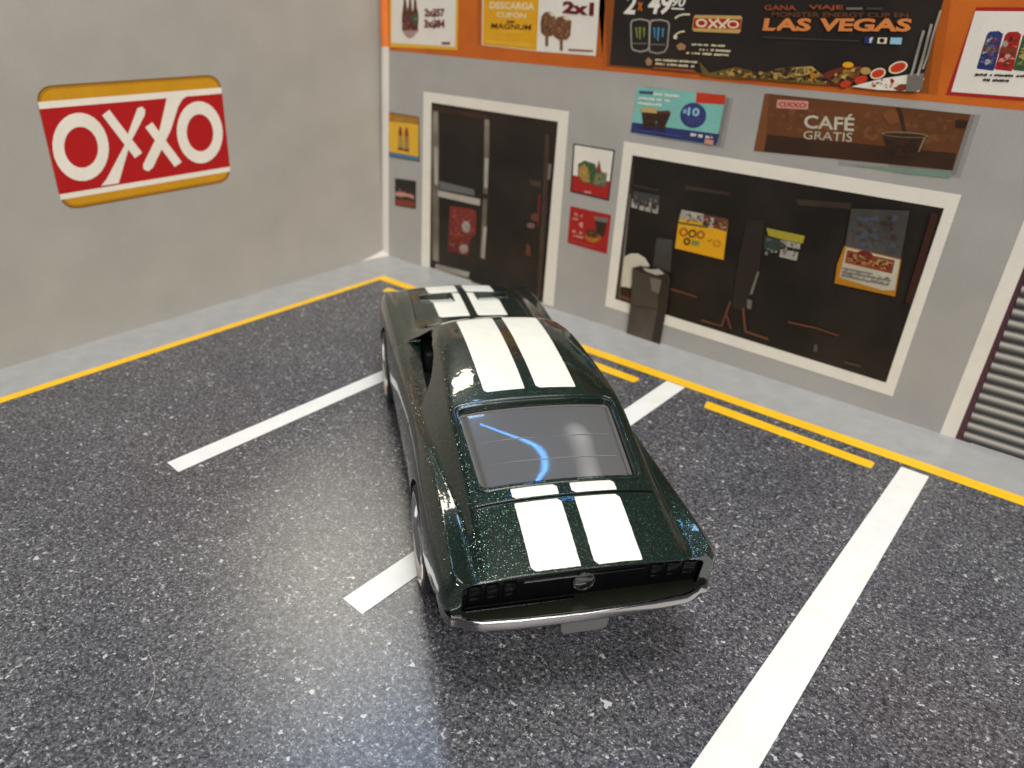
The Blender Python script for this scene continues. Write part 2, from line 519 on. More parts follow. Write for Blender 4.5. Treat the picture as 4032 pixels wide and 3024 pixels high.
def back_conv(x, z, d): return (x, -d, z)
back = empty('backdrop_wall', (0, 0, 0))
setp(back, 'grey paper backdrop wall printed as a storefront with door, window and posters', 'wall')
bm = bmesh.new(); bm_box(bm, 0.0, 0.0, -1.5, 190, 1.4, WH)
bm_obj('panel', bm, M_WALL, back)
item, emit = wall_builder(back, back_conv)
BACK = [
('orange_band','bright orange printed band along the top of the wall',[
  ('P','orange_band',((1.6,61.95),(189.9,61.95),(189.9,46.63),(2.39,44.75)),'orange')]),
('printed_shadow','brown printed shading behind the black banner',[
  ('P','printed_shadow',((51.82,66.91),(106.58,66.25),(108.91,46.7),(56.38,45.93)),'shadow1'),
  ('P','printed_shadow',((53.87,66.89),(105.14,66.27),(107.79,46.78),(57.1,45.99)),'shadow2')]),
('printed_shadow','brown printed shading beside the yellow and white coupon poster',[
  ('P','printed_shadow',((27.25,67.21),(55.22,66.87),(56.02,47.34),(27.76,47.45)),'shadow1')]),
('printed_shadow','grey printed shading beside the turquoise poster',[
  ('P','printed_shadow',((65.1,43.6),(80.6,43.31),(80.32,35.76),(64.41,35.82)),'greyshadow1'),
  ('P','printed_shadow',((67.81,43),(80.01,43.32),(79.67,35.98),(68.84,35.78)),'greyshadow2')]),
('printed_shadow','grey printed shading beside the brown coffee poster',[
  ('P','printed_shadow',((96.53,43.87),(114.65,44.87),(114.47,36.79),(98.34,35.97)),'greyshadow1'),
  ('P','printed_shadow',((103.47,43.97),(114.02,44.79),(113.84,37.02),(105.28,36.69)),'greyshadow2')]),
('poster','white poster of three brown beer bottles with yellow border',[
  ('P','poster',((3.97,59.32),(22.85,59.65),(22.65,46.14),(3.6,45.44)),'yellow'),
  ('P','panel',((4.74,59.34),(22.27,59.64),(22.04,46.69),(4.02,46.26)),'paperwhite'),
  ('P','bottle',((8.02,54.54),(8.64,54.56),(8.92,52.93),(9.22,52.11),(9.11,48.55),(7.32,48.66),(7.43,51.82),(7.73,52.88)),'brown'),
  ('P','bottle',((9.55,54.59),(10.14,54.61),(10.29,52.98),(10.59,52.17),(10.49,48.42),(8.98,48.43),(9.02,51.9),(9.31,52.94)),'brown'),
  ('P','bottle',((10.98,54.64),(11.55,54.66),(11.71,53.04),(12.08,52.24),(11.94,48.71),(10.36,48.41),(10.46,51.96),(10.74,53)),'brown'),
  ('P','bottle_label',((7.35,51.4),(12.13,51.63),(12.1,50.28),(7.3,50.03)),'plum'),
  ('P','bottle_label',((10.45,51.75),(12.07,51.83),(12.04,50.38),(10.41,50.3)),'mossgreen'),
  ('M','picture_detail',((7.47,53.08),(12.1,53.26),(11.99,48.29),(7.29,48.02)),('brown','plum','darkbrown','mossgreen','tan'),70,0.35),
  ('P','bottle_base',((7.32,48.76),(12.07,49.03),(10.68,47.79),(9.51,47.4),(8.36,47.76)),'paleplum'),
  ('T','lettering',((13.85,53.03),(19.27,53.26),(19.27,51.66),(13.82,51.4)),'maroon','2x$57',0.05,0),
  ('T','lettering',((13.72,51.09),(19.33,51.36),(19.33,49.7),(13.69,49.39)),'maroon','3x$84',0.05,0),
  ('P','small_print',((18.5,47.32),(20.75,47.46),(20.75,47.05),(18.5,46.91)),'maroon')]),
('poster','yellow and white coupon poster with two chocolate ice cream bars',[
  ('P','poster',((28.74,59.76),(54.46,60.2),(54.69,47.46),(41.98,47.3),(28.88,47.47)),'paperwhite'),
  ('P','panel',((29.02,59.76),(41.86,59.98),(41.97,47.43),(29.11,47.56)),'amber'),
  ('T','lettering',((30.7,54.87),(41.06,55.07),(41.01,53.92),(30.66,53.73)),'cream','DESCARGA',0.03,0),
  ('T','lettering',((32.33,53.48),(39.23,53.54),(39.24,52.52),(32.32,52.38)),'cream','CUPÓN',0.03,0),
  ('P','small_print',((34.8,51.93),(36.68,51.95),(36.7,51.65),(34.81,51.63)),'darkbrown'),
  ('T','lettering',((31.19,51.36),(40.52,51.56),(40.45,50.68),(31.11,50.43)),'darkbrown','MAGNUM',0.02,0),
  ('P','underline',((33.1,50.27),(38.89,50.45),(38.92,50.01),(33.11,49.83)),'yellow'),
  ('P','gold_strip',((29.65,48.45),(40.73,48.39),(40.63,47.87),(29.62,47.86)),'yellow'),
  ('P','ice_cream',((42.73,53.05),(43.32,53.66),(44.31,53.85),(45.33,53.53),(45.74,53.01),(45.82,50.47),(45.11,49.97),(43.85,49.84),(42.79,50.39),(42.55,51.95)),'choco'),
  ('P','ice_cream',((45.55,52.28),(46.11,53.03),(47.31,53.27),(48.55,53.06),(49.2,52.55),(49.16,50.31),(48.49,49.63),(46.9,49.44),(45.74,49.92)),'choco'),
  ('P','bite',((44.06,53.77),(45.33,53.53),(45.61,53.1),(44.86,53.15)),'cream'),
  ('P','bite',((47.14,53.08),(48.49,53.11),(48.95,52.63),(47.97,52.73)),'cream'),
  ('M','picture_detail',((42.74,52.87),(44.32,53.67),(45.62,53.01),(47.33,53.09),(49.08,52.46),(49.16,50.31),(46.89,49.53),(45.1,50.03),(42.79,50.39)),('darkbrown','tan','brown','choco'),120,0.3),
  ('P','stick',((43.8,49.84),(44.46,49.88),(44.57,48.36),(43.92,48.32)),'choco'),
  ('P','stick',((47.02,49.45),(47.64,49.48),(47.78,47.87),(47.16,47.83)),'choco'),
  ('T','lettering',((47.16,55.6),(53.6,55.6),(53.65,53.6),(47.18,53.76)),'maroon','2x1',0.05,0),
  ('P','small_print',((48.98,48.2),(54.13,48.33),(54.16,48.07),(49.01,47.92)),'rust')]),
('banner','long black banner with price, two drink cans and orange city lettering',[
  ('P','banner',((57.38,60.13),(106.67,61.68),(106.72,46.82),(57.63,46.3)),'black'),
  ('T','lettering',((59.55,57.27),(61.46,57.18),(61.71,54.17),(59.42,54.18)),'paperwhite','2',0.03,0.2),
  ('T','lettering',((61.88,55.97),(62.87,55.94),(62.91,54.77),(61.91,54.81)),'orange','x',0.04,0),
  ('T','lettering',((63.73,57.4),(67.99,57.39),(68.19,54.42),(63.88,54.3)),'paperwhite','49',0.03,0.2),
  ('T','lettering',((68.05,56.94),(70.33,56.96),(70.36,55.61),(68.07,55.6)),'paperwhite','90',0.02,0.2),
  ('P','underline',((68.04,55.41),(70.24,55.42),(70.24,55.21),(68.03,55.2)),'paperwhite'),
  ('R','can_outline',((61.15,53.36),(62.62,53.64),(64.23,53.47),(64.6,53.07),(64.97,49.54),(64.65,48.96),(63.29,48.62),(61.83,48.84),(61.47,49.31),(60.88,52.8)),((61.32,53.18),(62.65,53.45),(64.1,53.3),(64.34,52.97),(64.72,49.61),(64.46,49.16),(63.26,48.85),(61.97,49.05),(61.66,49.4),(61.13,52.74)),'silver'),
  ('R','can_outline',((64.62,53.53),(66.34,53.72),(67.71,53.53),(68.12,53.09),(68.27,49.77),(67.81,48.95),(66.49,48.6),(64.98,48.78),(64.79,49.37),(64.46,52.98)),((64.84,53.34),(66.37,53.53),(67.58,53.37),(67.9,53),(68.03,49.81),(67.63,49.12),(66.46,48.82),(65.17,48.98),(65.02,49.45),(64.7,52.93)),'silver'),
  ('P','claw_mark',((61.9,52.29),(62.24,52.27),(62.57,50.66),(62.35,50.81)),'limegreen'),
  ('P','claw_mark',((62.55,52.38),(62.99,52.37),(63.12,50.51),(62.9,50.6)),'limegreen'),
  ('P','claw_mark',((63.35,52.36),(63.75,52.35),(63.79,50.9),(63.61,51.05)),'limegreen'),
  ('P','claw_mark',((65.25,52.48),(65.59,52.45),(65.81,50.86),(65.6,51.01)),'skyblue'),
  ('P','claw_mark',((65.97,52.53),(66.4,52.52),(66.45,50.51),(66.16,50.65)),'skyblue'),
  ('P','claw_mark',((66.83,52.45),(67.22,52.44),(67.19,51.03),(66.98,51.17)),'skyblue'),
  ('P','can_band',((61.65,49.96),(64.39,50.11),(64.36,49.95),(61.67,49.8)),'greymid'),
  ('P','can_band',((65,50.05),(67.73,50.17),(67.73,50.01),(65.02,49.9)),'greymid'),
  ('P','small_logo',((72.3,54.58),(79.73,54.81),(80.03,54.58),(80.09,52.7),(79.83,52.44),(72.4,52.3),(72.12,52.62),(72.11,54.27)),'palegold'),
  ('P','logo_field',((72.21,54.16),(79.98,54.36),(80.03,52.99),(72.25,52.75)),'redprint'),
  ('R','logo_letter',((74.5,53.53),(74.49,53.4),(74.43,53.28),(74.33,53.16),(74.2,53.07),(74.03,52.99),(73.83,52.95),(73.62,52.93),(73.41,52.94),(73.21,52.99),(73.02,53.05),(72.87,53.15),(72.74,53.26),(72.66,53.39),(72.62,53.52),(72.63,53.65),(72.69,53.78),(72.79,53.89),(72.93,53.98),(73.1,54.06),(73.3,54.1),(73.5,54.12),(73.71,54.1),(73.92,54.06),(74.1,53.99),(74.26,53.9),(74.38,53.79),(74.46,53.66)),((74.18,53.53),(74.17,53.45),(74.13,53.38),(74.07,53.31),(73.97,53.25),(73.86,53.21),(73.74,53.18),(73.6,53.17),(73.46,53.18),(73.33,53.2),(73.21,53.24),(73.11,53.3),(73.03,53.37),(72.97,53.44),(72.95,53.52),(72.96,53.6),(72.99,53.68),(73.06,53.74),(73.15,53.8),(73.27,53.84),(73.39,53.87),(73.53,53.88),(73.67,53.87),(73.8,53.85),(73.92,53.81),(74.02,53.75),(74.1,53.68),(74.15,53.61)),'cream'),
  ('R','logo_letter',((79.7,53.61),(79.69,53.49),(79.63,53.37),(79.53,53.27),(79.4,53.18),(79.22,53.11),(79.03,53.07),(78.82,53.05),(78.61,53.06),(78.4,53.1),(78.22,53.17),(78.06,53.25),(77.93,53.36),(77.85,53.47),(77.81,53.59),(77.82,53.72),(77.87,53.83),(77.98,53.94),(78.12,54.03),(78.29,54.09),(78.48,54.14),(78.69,54.15),(78.9,54.14),(79.11,54.1),(79.29,54.03),(79.45,53.95),(79.57,53.85),(79.66,53.73)),((79.41,53.61),(79.4,53.53),(79.36,53.46),(79.29,53.39),(79.19,53.33),(79.08,53.29),(78.94,53.26),(78.8,53.25),(78.65,53.26),(78.51,53.29),(78.38,53.33),(78.27,53.38),(78.18,53.45),(78.13,53.52),(78.1,53.6),(78.11,53.67),(78.15,53.75),(78.22,53.81),(78.32,53.87),(78.44,53.91),(78.57,53.94),(78.72,53.95),(78.86,53.94),(79,53.92),(79.13,53.88),(79.24,53.82),(79.32,53.76),(79.38,53.68)),'cream'),
  ('P','logo_letter',((74.61,54.03),(76.13,52.92),(76.35,53.13),(74.83,54.24)),'cream'),
  ('P','logo_letter',((76.17,54.31),(74.7,53),(74.98,52.79),(76.43,54.11)),'cream'),
  ('P','logo_letter',((75.95,53.98),(77.51,52.93),(77.71,53.15),(76.16,54.2)),'cream'),
  ('P','logo_letter',((77.88,54.44),(76.47,53.04),(76.75,52.84),(78.16,54.24)),'cream'),
  ('P','arrow',((69.04,53.85),(69.56,54.23),(70.41,54.47),(71.45,54.51),(71.42,54.75),(70.34,54.7),(69.4,54.44),(68.84,54.03)),'cream'),
  ('P','arrow',((69.51,51.05),(69.48,51.57),(70.08,51.95),(70.97,52.15),(70.88,52.35),(69.96,52.14),(69.25,51.68),(69.24,51.06)),'cream'),
  ('P','arrow',((69.75,51.34),(69.75,51.27),(69.74,51.2),(69.71,51.14),(69.66,51.09),(69.6,51.05),(69.53,51.02),(69.46,51.01),(69.38,51.02),(69.31,51.03),(69.24,51.07),(69.18,51.11),(69.13,51.17),(69.09,51.23),(69.07,51.3),(69.07,51.37),(69.09,51.43),(69.12,51.49),(69.17,51.55),(69.22,51.59),(69.29,51.61),(69.37,51.62),(69.44,51.62),(69.52,51.6),(69.59,51.57),(69.65,51.53),(69.7,51.47),(69.73,51.41)),'cream'),
  ('P','chip',((69.75,50.1),(70.53,50.57),(71.47,50.21),(71.34,49.59),(70.22,49.49)),'tan'),
  ('P','chip',((64.46,47.42),(64.97,48.05),(65.8,47.6),(65.73,46.95),(64.96,46.72)),'tan'),
  ('D','small_print',((72.44,50.63),(78.19,50.77),(78.21,50.44),(72.46,50.3)),'cream',18),
  ('D','small_print',((73.87,50.02),(79,50.13),(79.04,49.75),(73.9,49.63)),'cream',15),
  ('D','small_print',((71.72,49.35),(78.92,49.59),(78.92,49.2),(71.7,48.98)),'cream',18),
  ('D','small_print',((66.34,47.96),(73.77,48.17),(73.79,47.8),(66.35,47.59)),'cream',19),
  ('D','small_print',((66.46,47.41),(73.35,47.54),(73.38,47.14),(66.48,46.99)),'cream',17),
  ('P','red_glow',((66.16,46.71),(73.28,46.85),(74.09,46.44),(66.2,46.42)),'rust'),
  ('T','lettering',((83.19,56.4),(87.79,56.55),(88.01,55.89),(83.29,55.72)),'rust','GANA',0.02,0),
  ('T','lettering',((89.6,56.65),(94.36,56.81),(94.48,56.14),(89.67,55.96)),'rust','VIAJE',0.03,0),
  ('P','small_print',((94.85,56.54),(96.99,56.63),(97.05,56.37),(94.91,56.28)),'greymid'),
  ('P','small_print',((97.5,56.65),(99.59,56.73),(99.65,56.48),(97.56,56.4)),'greydark'),
  ('T','lettering',((84.5,55.54),(102.91,56.22),(103.12,55.71),(84.55,54.9)),'rustdark','MONSTER ENERGY CUP EN',0.02,0),
  ('T','lettering',((83.39,54.67),(90.33,55),(90.61,53.35),(83.52,53.02)),'peach','LAS',0.04,0.05),
  ('T','lettering',((91.6,55.06),(103.55,55.61),(103.75,54.04),(91.78,53.42)),'peach','VEGAS',0.04,0.05),
  ('P','thin_line',((83.67,52.23),(97.53,52.58),(97.55,52.48),(83.7,52.09)),'greydark'),
  ('P','icon',((98.17,53.14),(99.42,53.15),(99.49,52.31),(98.2,52.29)),'navy'),
  ('T','lettering',((98.79,53.08),(99.23,53.09),(99.3,52.4),(98.85,52.4)),'paperwhite','f',0.04,0),
  ('R','icon',((99.89,53.11),(101.06,53.15),(101.12,52.42),(99.92,52.37)),((100.8,52.78),(100.8,52.72),(100.8,52.66),(100.77,52.6),(100.73,52.55),(100.67,52.52),(100.61,52.49),(100.54,52.48),(100.46,52.48),(100.38,52.5),(100.31,52.53),(100.25,52.57),(100.2,52.62),(100.16,52.68),(100.13,52.74),(100.13,52.81),(100.14,52.87),(100.16,52.92),(100.2,52.97),(100.26,53.01),(100.32,53.04),(100.4,53.05),(100.47,53.04),(100.55,53.03),(100.62,53),(100.68,52.96),(100.73,52.9),(100.77,52.85)),'cream'),
  ('P','icon',((101.5,53.21),(102.94,53.27),(103.01,52.45),(101.56,52.42)),'palecyan'),
  ('P','casino_picture',((74.13,48.16),(76.17,46.63),(80.28,47.81),(82.63,47.55),(84.17,47.05),(86.97,48.18),(89.05,48.53),(91.65,48.91),(93.14,48.09),(94.57,47.52),(94.78,46.59),(86.73,46.42),(77.35,46.13),(74.9,46.24)),'olive'),
  ('P','casino_picture',((84.56,47.17),(87.02,47.92),(88.88,48.43),(89.35,47.59),(88.63,46.81),(85.86,46.74)),'darkmoss'),
  ('P','casino_picture',((89.16,48.04),(89.23,47.89),(89.25,47.73),(89.23,47.56),(89.17,47.41),(89.06,47.26),(88.92,47.14),(88.75,47.04),(88.56,46.98),(88.36,46.95),(88.16,46.96),(87.97,47),(87.79,47.07),(87.65,47.18),(87.54,47.31),(87.47,47.47),(87.45,47.63),(87.47,47.79),(87.54,47.95),(87.64,48.09),(87.79,48.21),(87.96,48.31),(88.15,48.37),(88.35,48.4),(88.55,48.39),(88.74,48.35),(88.91,48.27),(89.05,48.17)),'black'),
  ('P','casino_picture',((88.46,47.72),(88.47,47.67),(88.45,47.61),(88.43,47.56),(88.39,47.52),(88.33,47.49),(88.27,47.46),(88.2,47.45),(88.13,47.45),(88.07,47.46),(88,47.49),(87.94,47.52),(87.9,47.57),(87.86,47.62),(87.85,47.67),(87.84,47.72),(87.85,47.78),(87.88,47.83),(87.92,47.87),(87.98,47.9),(88.04,47.93),(88.1,47.94),(88.17,47.94),(88.24,47.93),(88.31,47.9),(88.36,47.87),(88.41,47.82),(88.44,47.78)),'silver'),
  ('P','casino_picture',((89.36,48.47),(91.85,48.84),(93.18,47.92),(93.21,46.96),(89.62,46.76)),'sand'),
  ('P','casino_picture',((92.74,47.36),(94.36,48.45),(96.68,49.4),(99.19,49.27),(98.43,48.03),(97.65,46.77),(94.4,46.64)),'brownred'),
  ('M','picture_detail',((74.13,48.16),(76.17,46.63),(80.28,47.81),(82.63,47.55),(86.97,48.18),(91.65,48.91),(94.53,47.69),(96.68,49.4),(99.19,49.27),(98.43,48.03),(97.65,46.77),(86.73,46.42),(77.35,46.13)),('darkmoss','sand','olive','black','amberdark','coffeedark'),260,0.55),
  ('P','gold_chip',((97.5,49.5),(97.5,49.42),(97.46,49.34),(97.39,49.26),(97.29,49.2),(97.16,49.14),(97.01,49.1),(96.85,49.08),(96.68,49.08),(96.52,49.09),(96.37,49.12),(96.24,49.17),(96.13,49.23),(96.06,49.3),(96.02,49.38),(96.02,49.47),(96.06,49.55),(96.13,49.62),(96.24,49.69),(96.37,49.75),(96.52,49.78),(96.68,49.81),(96.84,49.81),(97.01,49.8),(97.15,49.76),(97.28,49.71),(97.39,49.65),(97.46,49.58)),'amber'),
  ('P','gold_chip',((99.97,48.92),(99.97,48.82),(99.95,48.72),(99.89,48.62),(99.8,48.54),(99.68,48.48),(99.54,48.43),(99.39,48.41),(99.24,48.4),(99.09,48.42),(98.94,48.47),(98.82,48.53),(98.71,48.61),(98.64,48.7),(98.6,48.81),(98.59,48.91),(98.62,49.01),(98.68,49.1),(98.77,49.19),(98.89,49.25),(99.03,49.3),(99.18,49.32),(99.33,49.32),(99.48,49.3),(99.62,49.26),(99.75,49.19),(99.85,49.11),(99.93,49.02)),'sand'),
  ('P','card_table',((97.85,46.71),(99.64,47.39),(102.04,48.19),(104.72,48.84),(106.9,48.62),(106.7,46.9),(101.56,46.64)),'paperwhite'),
  ('M','picture_detail',((97.85,46.71),(99.64,47.39),(102.04,48.19),(104.72,48.84),(106.9,48.62),(106.7,46.9),(101.56,46.64)),('silver','pink','redprint','cream'),50,0.4),
  ('P','red_chip',((97.65,47.22),(97.68,47.12),(97.68,47.01),(97.64,46.91),(97.57,46.8),(97.47,46.71),(97.34,46.62),(97.2,46.56),(97.04,46.51),(96.88,46.49),(96.73,46.49),(96.58,46.52),(96.46,46.56),(96.37,46.63),(96.3,46.72),(96.27,46.82),(96.27,46.92),(96.31,47.03),(96.39,47.13),(96.49,47.23),(96.62,47.31),(96.76,47.38),(96.92,47.42),(97.08,47.44),(97.23,47.44),(97.37,47.42),(97.49,47.37),(97.59,47.3)),'redbright'),
  ('P','red_chip',((99.72,48.08),(99.76,47.97),(99.76,47.85),(99.73,47.72),(99.65,47.59),(99.54,47.47),(99.4,47.35),(99.23,47.26),(99.06,47.19),(98.87,47.14),(98.69,47.13),(98.52,47.14),(98.37,47.18),(98.25,47.25),(98.17,47.34),(98.12,47.45),(98.12,47.57),(98.16,47.7),(98.24,47.83),(98.35,47.95),(98.49,48.07),(98.66,48.16),(98.84,48.23),(99.02,48.27),(99.2,48.29),(99.37,48.28),(99.52,48.24),(99.63,48.17)),'redbright'),
  ('R','red_chip',((101.87,49.1),(101.93,48.96),(101.94,48.8),(101.91,48.64),(101.83,48.48),(101.71,48.33),(101.55,48.2),(101.36,48.08),(101.15,48),(100.93,47.95),(100.71,47.94),(100.51,47.97),(100.33,48.03),(100.18,48.12),(100.07,48.24),(100.01,48.39),(100,48.54),(100.03,48.71),(100.12,48.87),(100.24,49.02),(100.41,49.16),(100.6,49.27),(100.81,49.34),(101.02,49.39),(101.24,49.4),(101.44,49.37),(101.61,49.31),(101.76,49.22)),((101.69,49.02),(101.74,48.91),(101.75,48.79),(101.72,48.67),(101.65,48.54),(101.55,48.43),(101.41,48.32),(101.26,48.23),(101.09,48.17),(100.92,48.12),(100.75,48.11),(100.59,48.13),(100.45,48.17),(100.33,48.24),(100.25,48.33),(100.2,48.44),(100.2,48.56),(100.23,48.68),(100.3,48.81),(100.4,48.92),(100.54,49.03),(100.69,49.12),(100.86,49.18),(101.03,49.22),(101.2,49.23),(101.36,49.22),(101.5,49.18),(101.61,49.11)),'cream'),
  ('P','red_chip',((101.69,49.02),(101.74,48.91),(101.75,48.79),(101.72,48.67),(101.65,48.54),(101.55,48.43),(101.41,48.32),(101.26,48.23),(101.09,48.17),(100.92,48.12),(100.75,48.11),(100.59,48.13),(100.45,48.17),(100.33,48.24),(100.25,48.33),(100.2,48.44),(100.2,48.56),(100.23,48.68),(100.3,48.81),(100.4,48.92),(100.54,49.03),(100.69,49.12),(100.86,49.18),(101.03,49.22),(101.2,49.23),(101.36,49.22),(101.5,49.18),(101.61,49.11)),'redbright'),
  ('R','red_chip',((104.41,50.15),(104.48,50),(104.48,49.83),(104.44,49.65),(104.34,49.47),(104.19,49.29),(103.99,49.14),(103.77,49.01),(103.52,48.91),(103.27,48.85),(103.02,48.83),(102.78,48.85),(102.57,48.91),(102.41,49),(102.29,49.13),(102.22,49.29),(102.21,49.46),(102.26,49.65),(102.37,49.83),(102.52,50),(102.72,50.16),(102.95,50.28),(103.19,50.38),(103.45,50.44),(103.7,50.46),(103.93,50.44),(104.13,50.38),(104.29,50.28)),((104.22,50.06),(104.27,49.94),(104.27,49.81),(104.23,49.66),(104.14,49.52),(104.02,49.38),(103.86,49.26),(103.68,49.15),(103.48,49.07),(103.27,49.02),(103.06,49),(102.88,49.01),(102.71,49.05),(102.58,49.13),(102.49,49.23),(102.44,49.35),(102.43,49.49),(102.48,49.63),(102.57,49.77),(102.69,49.91),(102.85,50.03),(103.04,50.14),(103.24,50.22),(103.45,50.27),(103.65,50.29),(103.83,50.28),(104,50.23),(104.13,50.16)),'cream'),
  ('P','red_chip',((104.22,50.06),(104.27,49.94),(104.27,49.81),(104.23,49.66),(104.14,49.52),(104.02,49.38),(103.86,49.26),(103.68,49.15),(103.48,49.07),(103.27,49.02),(103.06,49),(102.88,49.01),(102.71,49.05),(102.58,49.13),(102.49,49.23),(102.44,49.35),(102.43,49.49),(102.48,49.63),(102.57,49.77),(102.69,49.91),(102.85,50.03),(103.04,50.14),(103.24,50.22),(103.45,50.27),(103.65,50.29),(103.83,50.28),(104,50.23),(104.13,50.16)),'redbright'),
  ('P','red_chip',((103.52,47),(104.05,47.58),(105.01,47.72),(105.03,46.98),(104.26,46.74)),'brownred'),
  ('P','grey_streak',((104.78,48.92),(106.74,49.25),(107,47.34),(106.22,46.85),(105.07,46.82)),'greymid'),
  ('P','grey_streak',((105.39,48.76),(105.46,49.9),(105.46,51.66),(105.49,53.07),(105.55,54.23),(105.23,54.31),(105.16,53.13),(105.13,51.71),(105.13,49.96),(105.06,48.83)),'silver'),
  ('P','grey_streak',((106.19,48.83),(106.26,50.13),(106.28,51.87),(106.26,53.59),(106.28,55.04),(105.96,55.11),(105.94,53.64),(105.96,51.93),(105.93,50.19),(105.86,48.9)),'silver'),
  ('P','grey_streak',((106.59,49.67),(106.76,51.44),(106.74,53.31),(106.8,55.15),(106.9,56.66),(106.65,56.73),(106.54,55.21),(106.49,53.36),(106.5,51.49),(106.33,49.74)),'silver')]),
('poster','white poster with a red border and a row of soda cans',[
  ('P','poster',((110.65,57.23),(120.47,57.56),(123.72,47.1),(109.96,46.85)),'redprint'),
  ('P','panel',((110.67,56.79),(120.08,57.13),(121.96,47.51),(110.48,47.26)),'paperwhite'),
  ('P','can',((112.71,54.24),(112.93,54.59),(113.91,54.71),(114.47,54.38),(114.65,50.39),(114.53,50.15),(112.77,50.23),(112.62,50.37)),'navy'),
  ('P','can',((114.72,54.31),(115,54.65),(115.96,54.75),(116.44,54.41),(116.67,50.55),(116.57,50.27),(114.81,50.32),(114.66,50.51)),'redprint'),
  ('P','can',((116.65,54.32),(116.89,54.67),(117.83,54.78),(118.34,54.47),(118.66,50.64),(118.52,50.38),(116.81,50.42),(116.66,50.58)),'mossgreen'),
  ('P','can_shine',((112.89,53.73),(113.49,53.91),(113.36,53.08),(112.82,53.05)),'silver'),
  ('P','can_shine',((114.68,53.54),(115.44,53.89),(115.32,53.07),(114.67,53.1)),'silver'),
  ('P','can_band',((112.69,52.97),(114.52,53.01),(114.5,52.19),(112.68,52.13)),'plum'),
  ('M','picture_detail',((112.76,54.17),(114.44,54.38),(114.63,50.46),(112.74,50.31)),('navy','silver','plum','slate','blueprint'),60,0.5),
  ('M','picture_detail',((114.76,54.26),(116.41,54.41),(116.65,50.63),(114.77,50.47)),('redprint','pink','brownred','maroon'),60,0.5),
  ('M','picture_detail',((116.67,54.25),(118.34,54.47),(118.66,50.64),(116.79,50.49)),('mossgreen','sand','darkmoss','limegreen'),60,0.5),
  ('P','can_band',((114.65,52.95),(116.41,52.99),(116.4,52.25),(114.65,52.17)),'brownred'),
  ('D','small_print',((112.68,49.73),(119.65,50.13),(119.69,49.77),(112.71,49.36)),'black',21),
  ('D','small_print',((113.5,49.21),(117.25,49.43),(117.3,49.01),(113.55,48.78)),'black',10)]),
('poster','turquoise poster with two coffee cups and a blue price circle',[
  ('P','poster',((63.47,43.34),(79.34,43.67),(78.9,36.03),(63.01,35.99)),'turquoise'),
  ('P','navy_strip',((63.15,37.69),(70.25,37.71),(79.28,37.83),(78.94,36.07),(63.04,36.03)),'navy'),
  ('P','red_tag',((74.27,43.58),(79.31,43.67),(79.28,42.28),(74.43,42.01)),'redbright'),
  ('P','price_circle',((76.55,40.09),(76.52,39.76),(76.42,39.44),(76.25,39.14),(76.03,38.86),(75.74,38.63),(75.42,38.43),(75.05,38.29),(74.67,38.2),(74.26,38.17),(73.86,38.2),(73.47,38.28),(73.1,38.42),(72.76,38.62),(72.48,38.86),(72.24,39.14),(72.07,39.45),(71.97,39.77),(71.94,40.11),(71.98,40.45),(72.09,40.77),(72.26,41.08),(72.5,41.35),(72.79,41.58),(73.12,41.77),(73.48,41.9),(73.87,41.99),(74.27,42.01),(74.67,41.98),(75.05,41.89),(75.41,41.74),(75.74,41.55),(76.02,41.31),(76.24,41.04),(76.41,40.74),(76.51,40.42)),'navy'),
  ('T','lettering',((72.41,40.89),(73.05,40.92),(73.01,40.19),(72.39,40.18)),'palecyan','$',0.03,0),
  ('T','lettering',((73.23,41.23),(75.27,41.29),(75.29,40.02),(73.24,39.95)),'palecyan','10',0.03,0),
  ('P','small_print',((72.91,39.58),(75.74,39.78),(75.76,39.65),(72.93,39.45)),'blueprint'),
  ('P','small_print',((73.07,39.15),(75.91,39.36),(75.93,39.23),(73.09,39.02)),'blueprint'),
  ('P','small_print',((73.42,38.78),(75.69,38.92),(75.71,38.81),(73.44,38.66)),'blueprint'),
  ('D','small_print',((63.94,42.88),(66.52,43),(66.56,42.41),(63.92,42.27)),'navy',4),
  ('D','small_print',((66.66,42.82),(71.39,42.91),(71.4,42.44),(66.67,42.32)),'paperwhite',8),
  ('D','small_print',((63.93,41.9),(70.23,42.06),(70.22,41.63),(63.91,41.43)),'paperwhite',11),
  ('D','small_print',((63.95,41.13),(68.38,41.2),(68.37,40.73),(63.93,40.65)),'paperwhite',7),
  ('P','cup',((64.77,39.78),(67.96,39.94),(67.51,37.06),(65.49,37.01)),'coffee'),
  ('P','cup',((67.53,39.79),(70.27,39.94),(69.33,37.12),(68.21,37.15)),'coffee'),
  ('P','cup_foam',((64.62,40.08),(65.21,40.31),(67.65,40.41),(68.03,39.98),(67.76,39.65),(64.9,39.54)),'sand'),
  ('P','cup_foam',((67.6,40),(69.85,40.36),(70.3,40.04),(69.94,39.8),(67.75,39.68)),'brown'),
  ('M','picture_detail',((64.91,39.46),(67.93,39.84),(69.94,39.8),(69.3,37.34),(65.64,37.13)),('darkbrown','coffeedark','brown','black'),60,0.35),
  ('P','small_print',((63.61,36.6),(72.77,36.71),(72.79,36.58),(63.63,36.46)),'blueprint'),
  ('D','small_print',((74.31,37.47),(77.63,37.45),(77.62,36.86),(74.3,36.88)),'paperwhite',7),
  ('P','gold_mark',((77.86,36.99),(77.85,37.48),(78.41,37.09)),'amber'),
  ('P','pink_tag',((76.95,36.8),(78.46,36.8),(78.47,36.07),(76.93,36.06)),'pink')]),
('poster','brown coffee poster with a steaming dark cup and white lettering',[
  ('P','poster',((85.48,44.56),(113.5,44.79),(113.28,37.56),(85.33,36.14)),'coffeebrown'),
